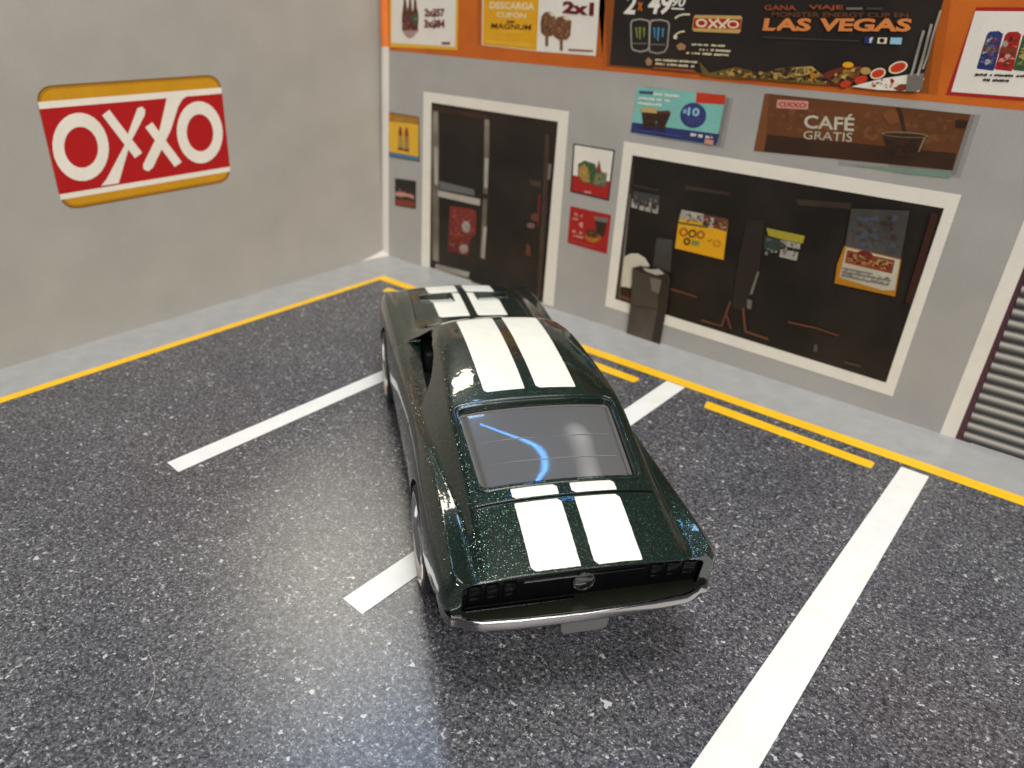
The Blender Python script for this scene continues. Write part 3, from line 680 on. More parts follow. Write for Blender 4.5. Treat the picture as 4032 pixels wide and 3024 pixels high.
  ('M','picture_detail',((85.94,44.29),(113.2,44.59),(113.03,40.11),(96.03,39.33),(86.97,39.07)),('coffeebrown','copper','coffeebrown','rustdark','rustdark'),220,0.9),
  ('P','dark_table',((87.02,38.79),(96.07,39.15),(113.12,39.78),(113.28,37.63),(86.94,36.25)),'coffeedark'),
  ('P','side_strip',((85.48,44.52),(86.1,44.53),(86.73,39.42),(86.94,36.27),(85.33,36.14)),'copper'),
  ('P','pink_tag',((87.56,43.91),(92.22,44.16),(92.35,43.02),(87.63,42.72)),'pink'),
  ('T','lettering',((87.89,43.63),(92.01,43.89),(92.04,43.21),(87.95,42.94)),'redprint','OXXO',0.03,0),
  ('T','lettering',((91.94,42.69),(99.09,43.12),(99.47,40.87),(92.33,40.41)),'milk','CAFÉ',0.02,0),
  ('T','lettering',((92.41,40.03),(99.36,40.64),(99.52,39.4),(92.54,38.9)),'milk','GRATIS',0,0),
  ('P','steam',((102.67,43.53),(103.85,44.35),(104.59,44.09),(105.26,42.81),(104.01,42.31)),'copper'),
  ('P','pour',((104.3,44.7),(104.91,44.7),(106.47,41.49),(106.09,41.41)),'coffeedark'),
  ('P','cup',((103.5,40.86),(109.12,41.43),(108.63,38.52),(104.81,38.4)),'coffeedark'),
  ('P','cup_rim',((109.3,41.53),(109.25,41.44),(109.04,41.35),(108.7,41.25),(108.24,41.15),(107.68,41.07),(107.04,40.99),(106.36,40.93),(105.67,40.88),(105.01,40.86),(104.41,40.85),(103.9,40.87),(103.51,40.92),(103.26,40.98),(103.16,41.06),(103.23,41.14),(103.45,41.24),(103.81,41.34),(104.29,41.44),(104.88,41.53),(105.53,41.6),(106.21,41.66),(106.89,41.7),(107.54,41.73),(108.12,41.72),(108.61,41.7),(108.98,41.66),(109.21,41.6)),'khaki'),
  ('P','cup_mouth',((108.99,41.47),(108.93,41.41),(108.75,41.35),(108.44,41.28),(108.02,41.21),(107.52,41.14),(106.95,41.08),(106.34,41.03),(105.73,40.98),(105.14,40.96),(104.61,40.94),(104.16,40.95),(103.81,40.97),(103.59,41),(103.51,41.05),(103.57,41.11),(103.77,41.17),(104.1,41.24),(104.53,41.31),(105.06,41.38),(105.64,41.44),(106.25,41.5),(106.85,41.54),(107.43,41.56),(107.95,41.57),(108.38,41.57),(108.71,41.55),(108.91,41.52)),'coffeedark'),
  ('P','cup_shine',((108.68,41.23),(109.02,41.31),(108.69,39.4),(108.45,39.28)),'khaki'),
  ('P','dark_patch',((111.98,43.96),(113.45,43.97),(113.39,43.07),(112.24,43)),'coffeedark'),
  ('M','picture_detail',((103.76,40.54),(108.85,41.19),(108.51,38.68),(104.96,38.51)),('black','coffeedark','darkbrown'),40,0.5)]),
('print_edge','pale teal sliver of paper under the brown coffee poster',[
  ('P','print_edge',((100.11,36.28),(113.29,37.52),(113.21,36.51),(107.63,36.16)),'teal')]),
('poster','small yellow poster of two red bottles beside the door',[
  ('P','poster',((2.39,32.4),(11.87,32.52),(11.85,23.27),(2.08,22.92)),'darkbrown'),
  ('P','panel',((2.69,32.21),(11.62,32.35),(11.56,23.46),(2.35,23.14)),'yellow'),
  ('P','panel_top',((2.69,32.21),(11.62,32.35),(11.63,30.86),(8.94,30.86),(2.61,30.51)),'amberdark'),
  ('P','cream_arc',((4.29,31.29),(7.29,31.92),(10.2,31.52),(9.78,31.02),(7.06,31.14),(4.71,30.97)),'sand'),
  ('P','blue_strip',((2.35,24.06),(11.53,24.32),(11.56,23.46),(2.35,23.14)),'steelblue'),
  ('P','bottle',((5.86,29.77),(6.46,29.79),(6.82,28.04),(6.89,25.01),(5.16,24.91),(5.44,27.85)),'sand'),
  ('P','bottle',((7.73,29.81),(8.41,29.84),(8.69,28.14),(8.77,24.99),(7.06,24.95),(7.33,27.96)),'sand'),
  ('P','bottle_neck',((5.86,29.77),(6.46,29.79),(6.75,28.46),(6.13,27.8),(5.46,28.29)),'brownred'),
  ('P','bottle_neck',((7.73,29.81),(8.41,29.84),(8.7,28.51),(8.09,27.92),(7.35,28.39)),'brownred'),
  ('P','bottle_foot',((5.26,25.36),(6.91,25.45),(6.89,24.95),(5.16,24.88)),'brown'),
  ('P','bottle_foot',((7.16,25.37),(8.78,25.42),(8.77,24.96),(7.06,24.92)),'brown')]),
('poster','small black poster with a pale streak beside the door',[
  ('P','poster',((3.98,18.51),(10.66,19.02),(10.43,12.8),(3.72,12.34)),'black'),
  ('P','green_text',((6.62,18.22),(8.58,18.37),(8.57,18.01),(6.6,17.86)),'darkmoss'),
  ('P','streak',((3.98,15.32),(5.87,15.87),(9.8,15.65),(10,14.93),(8.05,15.12),(4.03,14.53)),'pink'),
  ('M','picture_detail',((4.13,16.95),(10.28,17.4),(10.17,13.06),(3.96,12.64)),('black','mauve','coffeedark','brownred','pink'),50,0.3),
  ('P','brown_patch',((4.01,13.84),(9.99,14.47),(9.95,13.02),(3.96,12.64)),'brownred')]),
('door','dark glass double door printed in a white frame',[
  ('P','door',((13.26,37.69),(49.98,37.95),(49.45,0.36),(11.91,0.09)),'framewhite'),
  ('P','dark_glass',((15.53,35.78),(47.67,35.89),(46.76,0.52),(14.64,0.29)),'darkglass'),
  ('P','top_bar',((15.92,35.23),(30.85,35.09),(30.81,34.26),(15.91,34.16)),'coffeedark'),
  ('P','door_stile',((15.99,34.17),(17.4,34.17),(17.68,25.57),(17.41,2.27),(15.62,2.33),(15.5,25.25)),'metalprint'),
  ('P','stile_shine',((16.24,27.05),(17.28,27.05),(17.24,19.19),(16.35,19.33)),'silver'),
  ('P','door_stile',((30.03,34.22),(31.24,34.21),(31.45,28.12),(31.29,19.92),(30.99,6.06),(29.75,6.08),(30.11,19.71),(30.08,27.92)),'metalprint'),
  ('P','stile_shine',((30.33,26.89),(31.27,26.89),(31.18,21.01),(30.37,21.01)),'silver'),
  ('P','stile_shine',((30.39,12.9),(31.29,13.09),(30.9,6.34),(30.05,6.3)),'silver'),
  ('P','door_rail',((17.32,18.18),(29.36,18.45),(29.28,17.07),(17.23,16.89)),'silver'),
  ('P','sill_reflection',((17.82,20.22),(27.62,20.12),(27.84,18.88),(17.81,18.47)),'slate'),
  ('P','door_rail',((16.56,1.65),(26.76,2.14),(26.38,0.85),(16.38,0.38)),'silver'),
  ('P','handle',((28.38,19.74),(31.37,19.77),(31.11,18.77),(28.79,18.63)),'black'),
  ('P','sticker',((20.97,15.51),(27.33,16.01),(28.41,15.7),(28.37,11.02),(26.77,9.33),(26.29,5.74),(20.19,5.34)),'brickred'),
  ('P','sticker_disc',((26.71,12.15),(26.69,11.87),(26.61,11.59),(26.48,11.33),(26.29,11.09),(26.07,10.89),(25.83,10.75),(25.57,10.66),(25.3,10.64),(25.05,10.68),(24.82,10.78),(24.63,10.94),(24.49,11.15),(24.39,11.4),(24.36,11.67),(24.39,11.95),(24.47,12.23),(24.61,12.5),(24.79,12.73),(25.01,12.93),(25.26,13.07),(25.52,13.15),(25.78,13.17),(26.03,13.13),(26.26,13.03),(26.44,12.87),(26.59,12.66),(26.68,12.42)),'silver'),
  ('P','sticker_disc',((26.26,7.26),(26.23,7.02),(26.14,6.78),(26,6.55),(25.8,6.34),(25.56,6.16),(25.29,6.03),(25.01,5.94),(24.72,5.9),(24.45,5.91),(24.2,5.98),(24,6.1),(23.84,6.26),(23.74,6.46),(23.71,6.69),(23.74,6.93),(23.83,7.17),(23.98,7.4),(24.18,7.61),(24.42,7.78),(24.69,7.92),(24.97,8.01),(25.26,8.04),(25.53,8.03),(25.77,7.96),(25.97,7.84),(26.13,7.68),(26.22,7.48)),'silver'),
  ('P','sticker_band',((21.06,13.84),(26.98,14.41),(26.99,13.97),(21.06,13.39)),'brownred'),
  ('P','sticker_band',((20.88,9.74),(25.1,10.18),(25.11,9.67),(20.88,9.25)),'brownred'),
  ('M','picture_detail',((21.05,15.32),(27.33,15.9),(28.18,15.6),(28.22,11.13),(26.61,9.45),(26.05,5.99),(20.44,5.58)),('brownred','brickred','pinkdim','umberred','mauve'),120,0.4),
  ('P','door_stile',((45.09,33.33),(45.98,33.32),(46.43,24.17),(46.24,1.33),(45.18,1.35),(45.13,23.95)),'umber'),
  ('P','stile_shine',((46.18,28.23),(46.92,28.22),(46.73,25.26),(46.08,25.28)),'greymid'),
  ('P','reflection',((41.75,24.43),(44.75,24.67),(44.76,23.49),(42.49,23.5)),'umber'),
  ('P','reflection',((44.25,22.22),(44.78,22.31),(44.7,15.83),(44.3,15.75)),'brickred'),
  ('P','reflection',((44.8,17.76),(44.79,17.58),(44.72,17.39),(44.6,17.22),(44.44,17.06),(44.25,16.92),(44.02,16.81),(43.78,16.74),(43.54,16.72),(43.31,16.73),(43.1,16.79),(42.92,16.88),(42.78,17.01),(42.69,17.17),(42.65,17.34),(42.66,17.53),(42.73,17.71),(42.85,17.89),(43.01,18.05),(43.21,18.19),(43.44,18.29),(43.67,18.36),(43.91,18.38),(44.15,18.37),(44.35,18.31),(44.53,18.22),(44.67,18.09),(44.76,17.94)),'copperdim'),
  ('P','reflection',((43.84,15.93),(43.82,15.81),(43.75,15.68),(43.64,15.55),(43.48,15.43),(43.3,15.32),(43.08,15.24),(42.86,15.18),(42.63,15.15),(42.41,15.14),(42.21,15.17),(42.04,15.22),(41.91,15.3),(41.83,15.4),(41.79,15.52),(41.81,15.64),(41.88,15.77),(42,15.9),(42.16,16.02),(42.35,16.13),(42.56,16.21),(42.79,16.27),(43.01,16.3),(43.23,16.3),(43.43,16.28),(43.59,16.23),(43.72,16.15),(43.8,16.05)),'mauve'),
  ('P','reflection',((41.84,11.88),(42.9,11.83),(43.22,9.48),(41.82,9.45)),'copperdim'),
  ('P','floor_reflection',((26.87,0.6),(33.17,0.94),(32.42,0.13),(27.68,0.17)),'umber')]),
('poster','black framed poster of a green snack bag beside the door',[
  ('P','poster',((51.41,32.61),(60.31,32.67),(60.07,23.73),(51.46,23.85)),'black'),
  ('P','panel',((51.73,32.37),(59.99,32.41),(59.74,24.02),(51.81,24.12)),'paperwhite'),
  ('P','red_field',((51.74,26.97),(59.91,27.15),(59.74,24.02),(51.81,24.12)),'redprint'),
  ('P','snack_bag',((52.8,29.13),(54.09,29.94),(56.51,29.7),(56.94,28.43),(59.14,28.53),(59.05,25.95),(56,26.05),(54.16,26.12),(52.91,27.03)),'mossgreen'),
  ('P','snack_label',((53.01,28.54),(54.15,29.33),(55.33,28.17),(55.67,26.25),(54.15,26.24),(53.02,27.18)),'sand'),
  ('P','snack_box',((56.68,28.14),(59.06,28.47),(58.96,26.19),(56.59,26.15)),'greygreen'),
  ('P','red_peak',((56.65,28.43),(57.25,30.53),(57.85,28.81),(58.12,28.49)),'brownred'),
  ('M','picture_detail',((52.92,28.9),(54.1,29.82),(56.52,29.62),(56.94,28.43),(59.07,28.4),(58.92,26.06),(55.99,26.1),(54.16,26.19),(53.03,27.05)),('darkmoss','sand','mossgreen','greygreen','amberdark','darkteal'),90,0.28),
  ('P','small_print',((54.62,24.61),(56.14,24.68),(56.17,24.33),(54.65,24.26)),'pink')]),
('poster','red poster of a burger and a cola cup beside the door',[
  ('P','poster',((51.76,21.23),(60.82,21.29),(60.7,13.96),(51.69,14.14)),'redprint'),
  ('P','burger',((58.95,16.63),(58.86,16.37),(58.7,16.13),(58.46,15.91),(58.16,15.72),(57.82,15.58),(57.45,15.49),(57.07,15.46),(56.7,15.49),(56.36,15.57),(56.06,15.71),(55.83,15.9),(55.66,16.12),(55.58,16.37),(55.59,16.63),(55.68,16.89),(55.85,17.14),(56.09,17.36),(56.39,17.54),(56.74,17.68),(57.11,17.76),(57.49,17.79),(57.85,17.76),(58.19,17.67),(58.48,17.54),(58.71,17.35),(58.87,17.13),(58.95,16.89)),'amberdark'),
  ('P','burger',((58.71,17.12),(58.64,16.93),(58.49,16.75),(58.27,16.59),(57.99,16.46),(57.67,16.36),(57.32,16.29),(56.95,16.27),(56.59,16.29),(56.26,16.35),(55.97,16.45),(55.73,16.59),(55.57,16.75),(55.48,16.93),(55.48,17.12),(55.55,17.31),(55.71,17.49),(55.93,17.65),(56.21,17.78),(56.54,17.88),(56.89,17.94),(57.26,17.96),(57.61,17.94),(57.94,17.88),(58.23,17.77),(58.46,17.64),(58.62,17.48),(58.71,17.3)),'brown'),
  ('P','cup',((57.37,20.11),(60.16,20.28),(59.75,16.97),(58.16,17.03)),'coffee'),
  ('P','cup_lid',((57.07,20.38),(60.34,20.57),(60.14,19.71),(57.58,19.61)),'greymid'),
  ('M','picture_detail',((55.84,17.06),(57.48,17.67),(59.06,17.22),(59.15,16.32),(57.69,15.66),(56.12,15.8)),('brown','darkbrown','amberdark','sand'),40,0.25),
  ('D','small_print',((52.86,20.26),(54.74,20.29),(54.68,19.58),(52.8,19.6)),'pink',3),
  ('D','small_print',((52.48,19.27),(55.2,19.34),(55.13,18.81),(52.43,18.74)),'pink',4),
  ('P','white_mark',((53.92,18.38),(54.82,18.82),(54.99,17.68),(54.35,17.81)),'pink'),
  ('D','small_print',((52.69,16.94),(55.38,16.97),(55.31,16.37),(52.65,16.34)),'pink',5),
  ('D','small_print',((52.76,16.15),(55.3,16.21),(55.2,15.6),(52.72,15.55)),'pink',7),
  ('P','thin_line',((52.24,14.83),(57.78,14.84),(57.79,14.68),(52.26,14.65)),'pinkdim')]),
('window','wide dark shop window printed in a white frame',[
  ('P','window',((61.94,34.39),(115.19,34.64),(114.1,3.49),(61.44,3.85)),'framewhite'),
  ('P','dark_glass',((63.89,32.34),(113.61,32.51),(112.66,5.37),(63.46,5.83)),'darkglass'),
  ('P','inner_edge',((63.92,32.17),(64.61,29.06),(64.19,21.03),(64.73,5.94),(63.57,5.92),(63.74,20.94)),'umber'),
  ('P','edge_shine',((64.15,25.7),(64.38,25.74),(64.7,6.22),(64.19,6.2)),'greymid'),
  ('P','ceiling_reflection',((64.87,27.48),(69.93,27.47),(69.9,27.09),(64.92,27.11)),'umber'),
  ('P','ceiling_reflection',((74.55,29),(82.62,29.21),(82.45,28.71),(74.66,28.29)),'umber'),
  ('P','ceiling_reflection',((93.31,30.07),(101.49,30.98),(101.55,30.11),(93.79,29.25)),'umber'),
  ('P','price_sign',((64.87,26.34),(70.07,26.5),(70.24,23.31),(64.79,23.45)),'slatedark'),
  ('P','sign_digit',((64.75,24.91),(65.93,25),(65.98,23.47),(64.78,23.5)),'silver'),
  ('P','sign_digit',((66.49,24.08),(67.37,24.11),(67.36,23.34),(66.47,23.35)),'silver'),
  ('P','sign_digit',((67.54,25.04),(68.71,25),(68.7,23.34),(67.65,23.37)),'silver'),
  ('P','sign_digit',((69.04,24.68),(70.13,24.71),(70.15,23.34),(69.11,23.34)),'silver'),
  ('M','picture_detail',((64.81,26.07),(69.95,26.33),(70.18,23.5),(64.92,23.58)),('slatedark','umber','slate','umberdark'),45,0.5),
  ('P','grey_panel',((70.54,19.19),(73.66,19.47),(74.1,13.65),(70.55,13.87)),'slatedark'),
  ('P','window_poster',((74.59,24.9),(83.07,24.98),(83.42,18.16),(74.34,18.14),(74.3,22.66)),'amber'),
  ('P','poster_top',((74.59,24.9),(78.69,24.95),(78.66,23.54),(74.33,23.35)),'silver'),
  ('P','poster_top',((78.69,24.95),(83.07,24.98),(83.11,22.91),(78.73,23.13)),'copperdim'),
  ('P','poster_top',((79.93,24.65),(80.59,24.66),(80.68,22.89),(80.04,22.96)),'silver'),
  ('P','green_strip',((74.28,22.79),(79.8,23.11),(79.8,22.81),(74.29,22.49)),'mossgreen'),
  ('R','poster_ring',((76.35,21.39),(76.35,21.23),(76.32,21.06),(76.25,20.9),(76.14,20.76),(76,20.64),(75.84,20.54),(75.66,20.49),(75.48,20.47),(75.3,20.49),(75.13,20.54),(74.99,20.63),(74.87,20.75),(74.78,20.9),(74.74,21.06),(74.73,21.23),(74.77,21.39),(74.84,21.55),(74.95,21.7),(75.09,21.82),(75.26,21.91),(75.43,21.96),(75.61,21.98),(75.79,21.96),(75.96,21.9),(76.1,21.81),(76.22,21.7),(76.3,21.55)),((76.03,21.33),(76.03,21.23),(76.01,21.13),(75.97,21.03),(75.9,20.94),(75.82,20.87),(75.72,20.82),(75.62,20.78),(75.51,20.77),(75.4,20.78),(75.3,20.82),(75.21,20.87),(75.14,20.94),(75.09,21.03),(75.06,21.13),(75.06,21.23),(75.08,21.33),(75.12,21.42),(75.19,21.51),(75.27,21.58),(75.37,21.63),(75.48,21.67),(75.59,21.68),(75.69,21.67),(75.79,21.63),(75.88,21.58),(75.95,21.51),(76,21.42)),'rust'),
  ('R','poster_ring',((77.92,21.47),(77.93,21.32),(77.9,21.16),(77.83,21.01),(77.73,20.88),(77.6,20.77),(77.46,20.69),(77.29,20.63),(77.13,20.62),(76.96,20.63),(76.81,20.68),(76.67,20.77),(76.56,20.88),(76.48,21.01),(76.44,21.16),(76.43,21.32),(76.47,21.47),(76.54,21.62),(76.64,21.75),(76.76,21.86),(76.91,21.95),(77.07,22),(77.24,22.02),(77.41,22),(77.56,21.95),(77.69,21.86),(77.8,21.75),(77.88,21.62)),((77.63,21.41),(77.64,21.32),(77.62,21.22),(77.58,21.13),(77.52,21.05),(77.44,20.98),(77.35,20.93),(77.25,20.9),(77.15,20.89),(77.05,20.9),(76.95,20.93),(76.87,20.98),(76.81,21.05),(76.76,21.13),(76.73,21.22),(76.73,21.32),(76.75,21.41),(76.79,21.5),(76.85,21.58),(76.93,21.65),(77.02,21.7),(77.12,21.73),(77.22,21.74),(77.32,21.73),(77.41,21.7),(77.49,21.65),(77.56,21.58),(77.61,21.5)),'darkmoss'),
  ('R','poster_ring',((79.46,21.6),(79.47,21.44),(79.44,21.29),(79.38,21.14),(79.28,21.01),(79.15,20.9),(79.01,20.82),(78.85,20.77),(78.68,20.75),(78.52,20.76),(78.37,20.82),(78.23,20.9),(78.13,21.01),(78.05,21.14),(78.01,21.29),(78,21.44),(78.03,21.6),(78.1,21.75),(78.19,21.88),(78.32,21.99),(78.47,22.07),(78.63,22.12),(78.79,22.14),(78.95,22.12),(79.1,22.07),(79.24,21.99),(79.34,21.88),(79.42,21.74)),((79.18,21.54),(79.18,21.44),(79.17,21.35),(79.13,21.26),(79.07,21.18),(78.99,21.11),(78.9,21.06),(78.81,21.03),(78.71,21.02),(78.61,21.03),(78.51,21.06),(78.43,21.11),(78.37,21.18),(78.32,21.26),(78.29,21.35),(78.29,21.44),(78.31,21.54),(78.35,21.63),(78.41,21.71),(78.48,21.77),(78.57,21.82),(78.67,21.86),(78.77,21.87),(78.87,21.85),(78.96,21.82),(79.04,21.77),(79.11,21.71),(79.15,21.63)),'rust'),
  ('R','poster_ring',((77.05,19.95),(77.05,19.8),(77.03,19.65),(76.97,19.52),(76.89,19.39),(76.78,19.29),(76.65,19.21),(76.51,19.16),(76.36,19.15),(76.22,19.17),(76.08,19.22),(75.97,19.3),(75.87,19.4),(75.8,19.53),(75.76,19.67),(75.76,19.81),(75.78,19.96),(75.84,20.1),(75.93,20.22),(76.04,20.32),(76.16,20.4),(76.3,20.45),(76.45,20.46),(76.59,20.44),(76.73,20.39),(76.84,20.31),(76.94,20.21),(77.01,20.08)),((76.73,19.88),(76.73,19.8),(76.72,19.73),(76.69,19.66),(76.65,19.6),(76.59,19.55),(76.53,19.51),(76.46,19.49),(76.38,19.48),(76.31,19.49),(76.25,19.51),(76.19,19.55),(76.14,19.6),(76.1,19.67),(76.08,19.74),(76.08,19.81),(76.09,19.88),(76.12,19.95),(76.17,20.01),(76.22,20.07),(76.29,20.1),(76.36,20.13),(76.43,20.13),(76.5,20.13),(76.57,20.1),(76.63,20.06),(76.67,20.01),(76.71,19.95)),'darkbrown'),
  ('P','poster_leaf',((77.3,20.25),(78.79,20.32),(78.51,19.5),(77.28,19.49)),'limegreen'),
  ('R','poster_ring',((82.52,20.76),(82.53,20.63),(82.5,20.5),(82.44,20.37),(82.35,20.26),(82.24,20.16),(82.11,20.09),(81.96,20.04),(81.81,20.02),(81.67,20.03),(81.53,20.08),(81.41,20.14),(81.31,20.24),(81.24,20.35),(81.2,20.47),(81.2,20.61),(81.22,20.74),(81.28,20.86),(81.37,20.98),(81.49,21.07),(81.62,21.15),(81.76,21.19),(81.91,21.21),(82.06,21.2),(82.2,21.16),(82.32,21.09),(82.41,21),(82.48,20.89)),((82.32,20.72),(82.32,20.63),(82.3,20.54),(82.26,20.46),(82.2,20.38),(82.12,20.32),(82.03,20.27),(81.93,20.23),(81.83,20.22),(81.72,20.23),(81.63,20.25),(81.55,20.3),(81.48,20.36),(81.43,20.43),(81.41,20.52),(81.4,20.61),(81.42,20.69),(81.46,20.78),(81.53,20.86),(81.6,20.92),(81.7,20.97),(81.8,21),(81.9,21.01),(82,21.01),(82.1,20.98),(82.18,20.94),(82.25,20.87),(82.29,20.8)),'amberdark'),
  ('P','poster_leaf',((80.07,20.73),(80.92,21.21),(81.11,21),(80.24,20.51)),'amberdark'),
  ('M','picture_detail',((74.67,24.74),(83.01,24.87),(83.01,23.03),(74.45,22.95)),('brickred','silver','tan','umber','copperdim'),60,0.4),
  ('P','dark_post',((86.31,25.44),(89.14,26),(89.82,17.49),(88.84,10.63),(86.25,10.43),(85.99,19.06)),'umberdark'),
  ('P','shelf_sign',((89.65,24.88),(95.86,24.88),(95.75,23.66),(92.96,23.63),(90.19,23.75)),'olivebright'),
  ('P','shelf_sign',((92.73,23.59),(95.43,23.54),(95.49,22.72),(92.81,22.66)),'silver'),
  ('P','shelf_sign',((92.57,22.06),(95.36,22.22),(95.42,20.82),(92.58,20.83)),'silver'),
  ('P','shelf_sign',((89.61,23.62),(92.6,23.67),(92.51,21.77),(89.92,21.42)),'darkteal'),
  ('M','picture_detail',((89.84,23.67),(95.52,23.65),(95.41,20.89),(90.06,21.33)),('darkteal','umber','slate','darkmoss','silver'),50,0.4),
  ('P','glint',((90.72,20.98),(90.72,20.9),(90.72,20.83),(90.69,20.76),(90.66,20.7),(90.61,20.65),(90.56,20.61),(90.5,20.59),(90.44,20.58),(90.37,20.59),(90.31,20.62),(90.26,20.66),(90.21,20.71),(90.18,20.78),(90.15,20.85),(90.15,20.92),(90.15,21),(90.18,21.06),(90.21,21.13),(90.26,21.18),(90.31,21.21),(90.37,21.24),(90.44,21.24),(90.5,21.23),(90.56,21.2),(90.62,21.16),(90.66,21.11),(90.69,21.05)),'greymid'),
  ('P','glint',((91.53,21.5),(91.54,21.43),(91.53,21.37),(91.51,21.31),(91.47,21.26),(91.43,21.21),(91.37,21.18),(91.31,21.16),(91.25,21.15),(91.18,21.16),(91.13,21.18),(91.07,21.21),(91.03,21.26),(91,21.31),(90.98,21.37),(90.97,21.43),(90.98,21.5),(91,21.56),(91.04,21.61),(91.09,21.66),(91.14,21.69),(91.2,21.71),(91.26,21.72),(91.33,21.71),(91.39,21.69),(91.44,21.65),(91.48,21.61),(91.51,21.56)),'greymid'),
  ('P','white_arch',((64.55,14.37),(65.83,15.27),(67.31,15.6),(68.89,15.1),(70.01,13.88),(67.94,13.11),(67.12,11.94),(66.64,8.88),(64.52,8.71)),'milk'),
  ('P','counter',((64.49,8.47),(67.29,8.68),(67.34,6.36),(64.59,6.34)),'coffeedark'),
  ('P','counter',((64.66,7.08),(66.9,6.82),(66.91,6.24),(64.6,6.49)),'copperdim'),
  ('P','chair_rail',((74.72,11),(79.88,10.83),(79.72,10.41),(74.61,10.59)),'copperdim'),
  ('P','chair_leg',((81.28,6.53),(85.3,6.64),(86.13,11.51),(85.72,11.54),(85.02,6.92),(81.33,6.97)),'copperdim'),
  ('P','chair_leg',((85.56,8.86),(86.7,6.64),(87.03,6.84),(85.88,9.06)),'copperdim'),
  ('P','chair_leg',((88.08,10.92),(89.31,6.86),(93.5,6.65),(93.56,7.12),(89.6,7.25),(88.52,11.08)),'copperdim'),
  ('P','bright_post',((89.58,17.68),(89.9,17.71),(89.43,13.62),(88.99,13.64)),'greymid'),
  ('P','bright_post',((88.71,12.67),(89.6,12.7),(89.72,11.13),(89.02,11.07)),'slate'),
  ('P','chair_rail',((96.12,10.53),(100.56,10.8),(104.22,10.6),(104.24,10.93),(100.57,11.13),(96.12,10.87)),'copperdim'),
  ('P','chair_rail',((106.03,6.99),(108.59,7.14),(108.69,6.73),(106.12,6.57)),'umber'),
  ('P','bottle_glint',((100.98,8.33),(101.51,8.42),(101.72,7.16),(101.04,7.02)),'slatedark'),
  ('P','window_poster',((101.66,30.28),(109.45,31.41),(110.06,24.35),(102.09,24.41)),'slatedark'),
  ('P','window_poster',((101.94,24.68),(110.13,24.51),(110.65,18.95),(101.82,18.78),(101.57,21.74)),'amberdark'),
  ('P','poster_page',((102.29,24.55),(109.97,24.38),(110.37,19.87),(108.7,19.43),(102.3,19.86)),'milk'),
  ('P','poster_food',((102.49,24.19),(109.34,24.18),(109.43,22.15),(102.59,22.23)),'brownred'),
  ('P','poster_food',((106.26,24.06),(106.24,23.93),(106.16,23.8),(106.03,23.69),(105.86,23.6),(105.65,23.52),(105.42,23.48),(105.17,23.46),(104.91,23.48),(104.67,23.52),(104.46,23.59),(104.27,23.68),(104.13,23.79),(104.05,23.92),(104.01,24.05),(104.04,24.18),(104.12,24.31),(104.25,24.42),(104.42,24.52),(104.64,24.59),(104.87,24.63),(105.12,24.65),(105.37,24.63),(105.61,24.59),(105.82,24.52),(106,24.42),(106.14,24.31),(106.23,24.19)),'brickred'),
  ('P','poster_food',((109.02,23.27),(109,23.13),(108.93,22.99),(108.82,22.87),(108.67,22.77),(108.49,22.69),(108.28,22.64),(108.07,22.62),(107.84,22.64),(107.63,22.68),(107.44,22.76),(107.28,22.86),(107.15,22.98),(107.07,23.12),(107.04,23.26),(107.06,23.41),(107.13,23.54),(107.24,23.67),(107.39,23.77),(107.58,23.85),(107.78,23.89),(108,23.91),(108.22,23.9),(108.43,23.85),(108.62,23.77),(108.78,23.67),(108.9,23.55),(108.98,23.42)),'sand'),
  ('M','picture_detail',((102.51,24.13),(109.35,24.12),(109.42,22.2),(102.65,22.24)),('sand','brownred','brown','tan','brickred','darkbrown'),110,0.45),
  ('M','picture_detail',((102.35,21.61),(109.66,21.78),(109.54,19.81),(102.56,20.02)),('silver','greymid','milk'),70,0.4),
  ('M','picture_detail',((102.06,29.76),(109.23,31),(109.84,24.89),(102.37,24.72)),('slatedark','umber','steelblue2','slatedark'),90,0.8),
  ('P','poster_text',((102.38,21.46),(106.88,21.61),(106.88,21.4),(102.4,21.24)),'greymid'),
  ('P','poster_text',((102.5,20.95),(109.53,21.19),(109.54,20.95),(102.53,20.71)),'greymid'),
  ('P','poster_text',((102.5,20.32),(109.41,20.55),(109.41,20.33),(102.52,20.1)),'greymid'),
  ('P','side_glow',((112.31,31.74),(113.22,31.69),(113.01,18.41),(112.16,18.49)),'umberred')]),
('bin','grey metal litter bin printed in front of the shop window',[
  ('P','bin',((66.74,12.96),(74.37,12.78),(74.57,6.93),(74.27,-0.09),(67.18,0.11),(67.21,6.9)),'binmetal'),
  ('P','bin_side',((72.2,12.64),(74.31,12.63),(74.51,6.91),(74.26,-0.03),(72.48,0),(72.79,6.43)),'bindark'),
  ('P','bin_rim',((66.89,12.99),(68.47,13.7),(70.29,13.59),(71.99,14.08),(73.82,13.58),(74.45,12.82),(72.85,12.21),(70.44,12.48),(68.03,12.44)),'bindark'),
  ('P','bin_shine',((68.81,13.4),(70.6,13.47),(72.01,13.95),(73.28,13.31),(71.6,12.71),(69.48,12.93)),'silver'),
  ('P','bin_shine',((70.51,11.95),(72.86,12.13),(72.66,9.47),(71.14,9.63)),'binlight'),
  ('P','bin_seam',((67.39,5.94),(74.67,6.81),(74.64,6.61),(67.39,5.74)),'bindark')])]
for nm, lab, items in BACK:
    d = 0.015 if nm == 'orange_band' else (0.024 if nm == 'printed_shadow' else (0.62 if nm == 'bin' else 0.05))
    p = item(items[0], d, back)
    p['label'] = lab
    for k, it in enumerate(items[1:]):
        item(it, d + 0.006 * (k + 1), p)
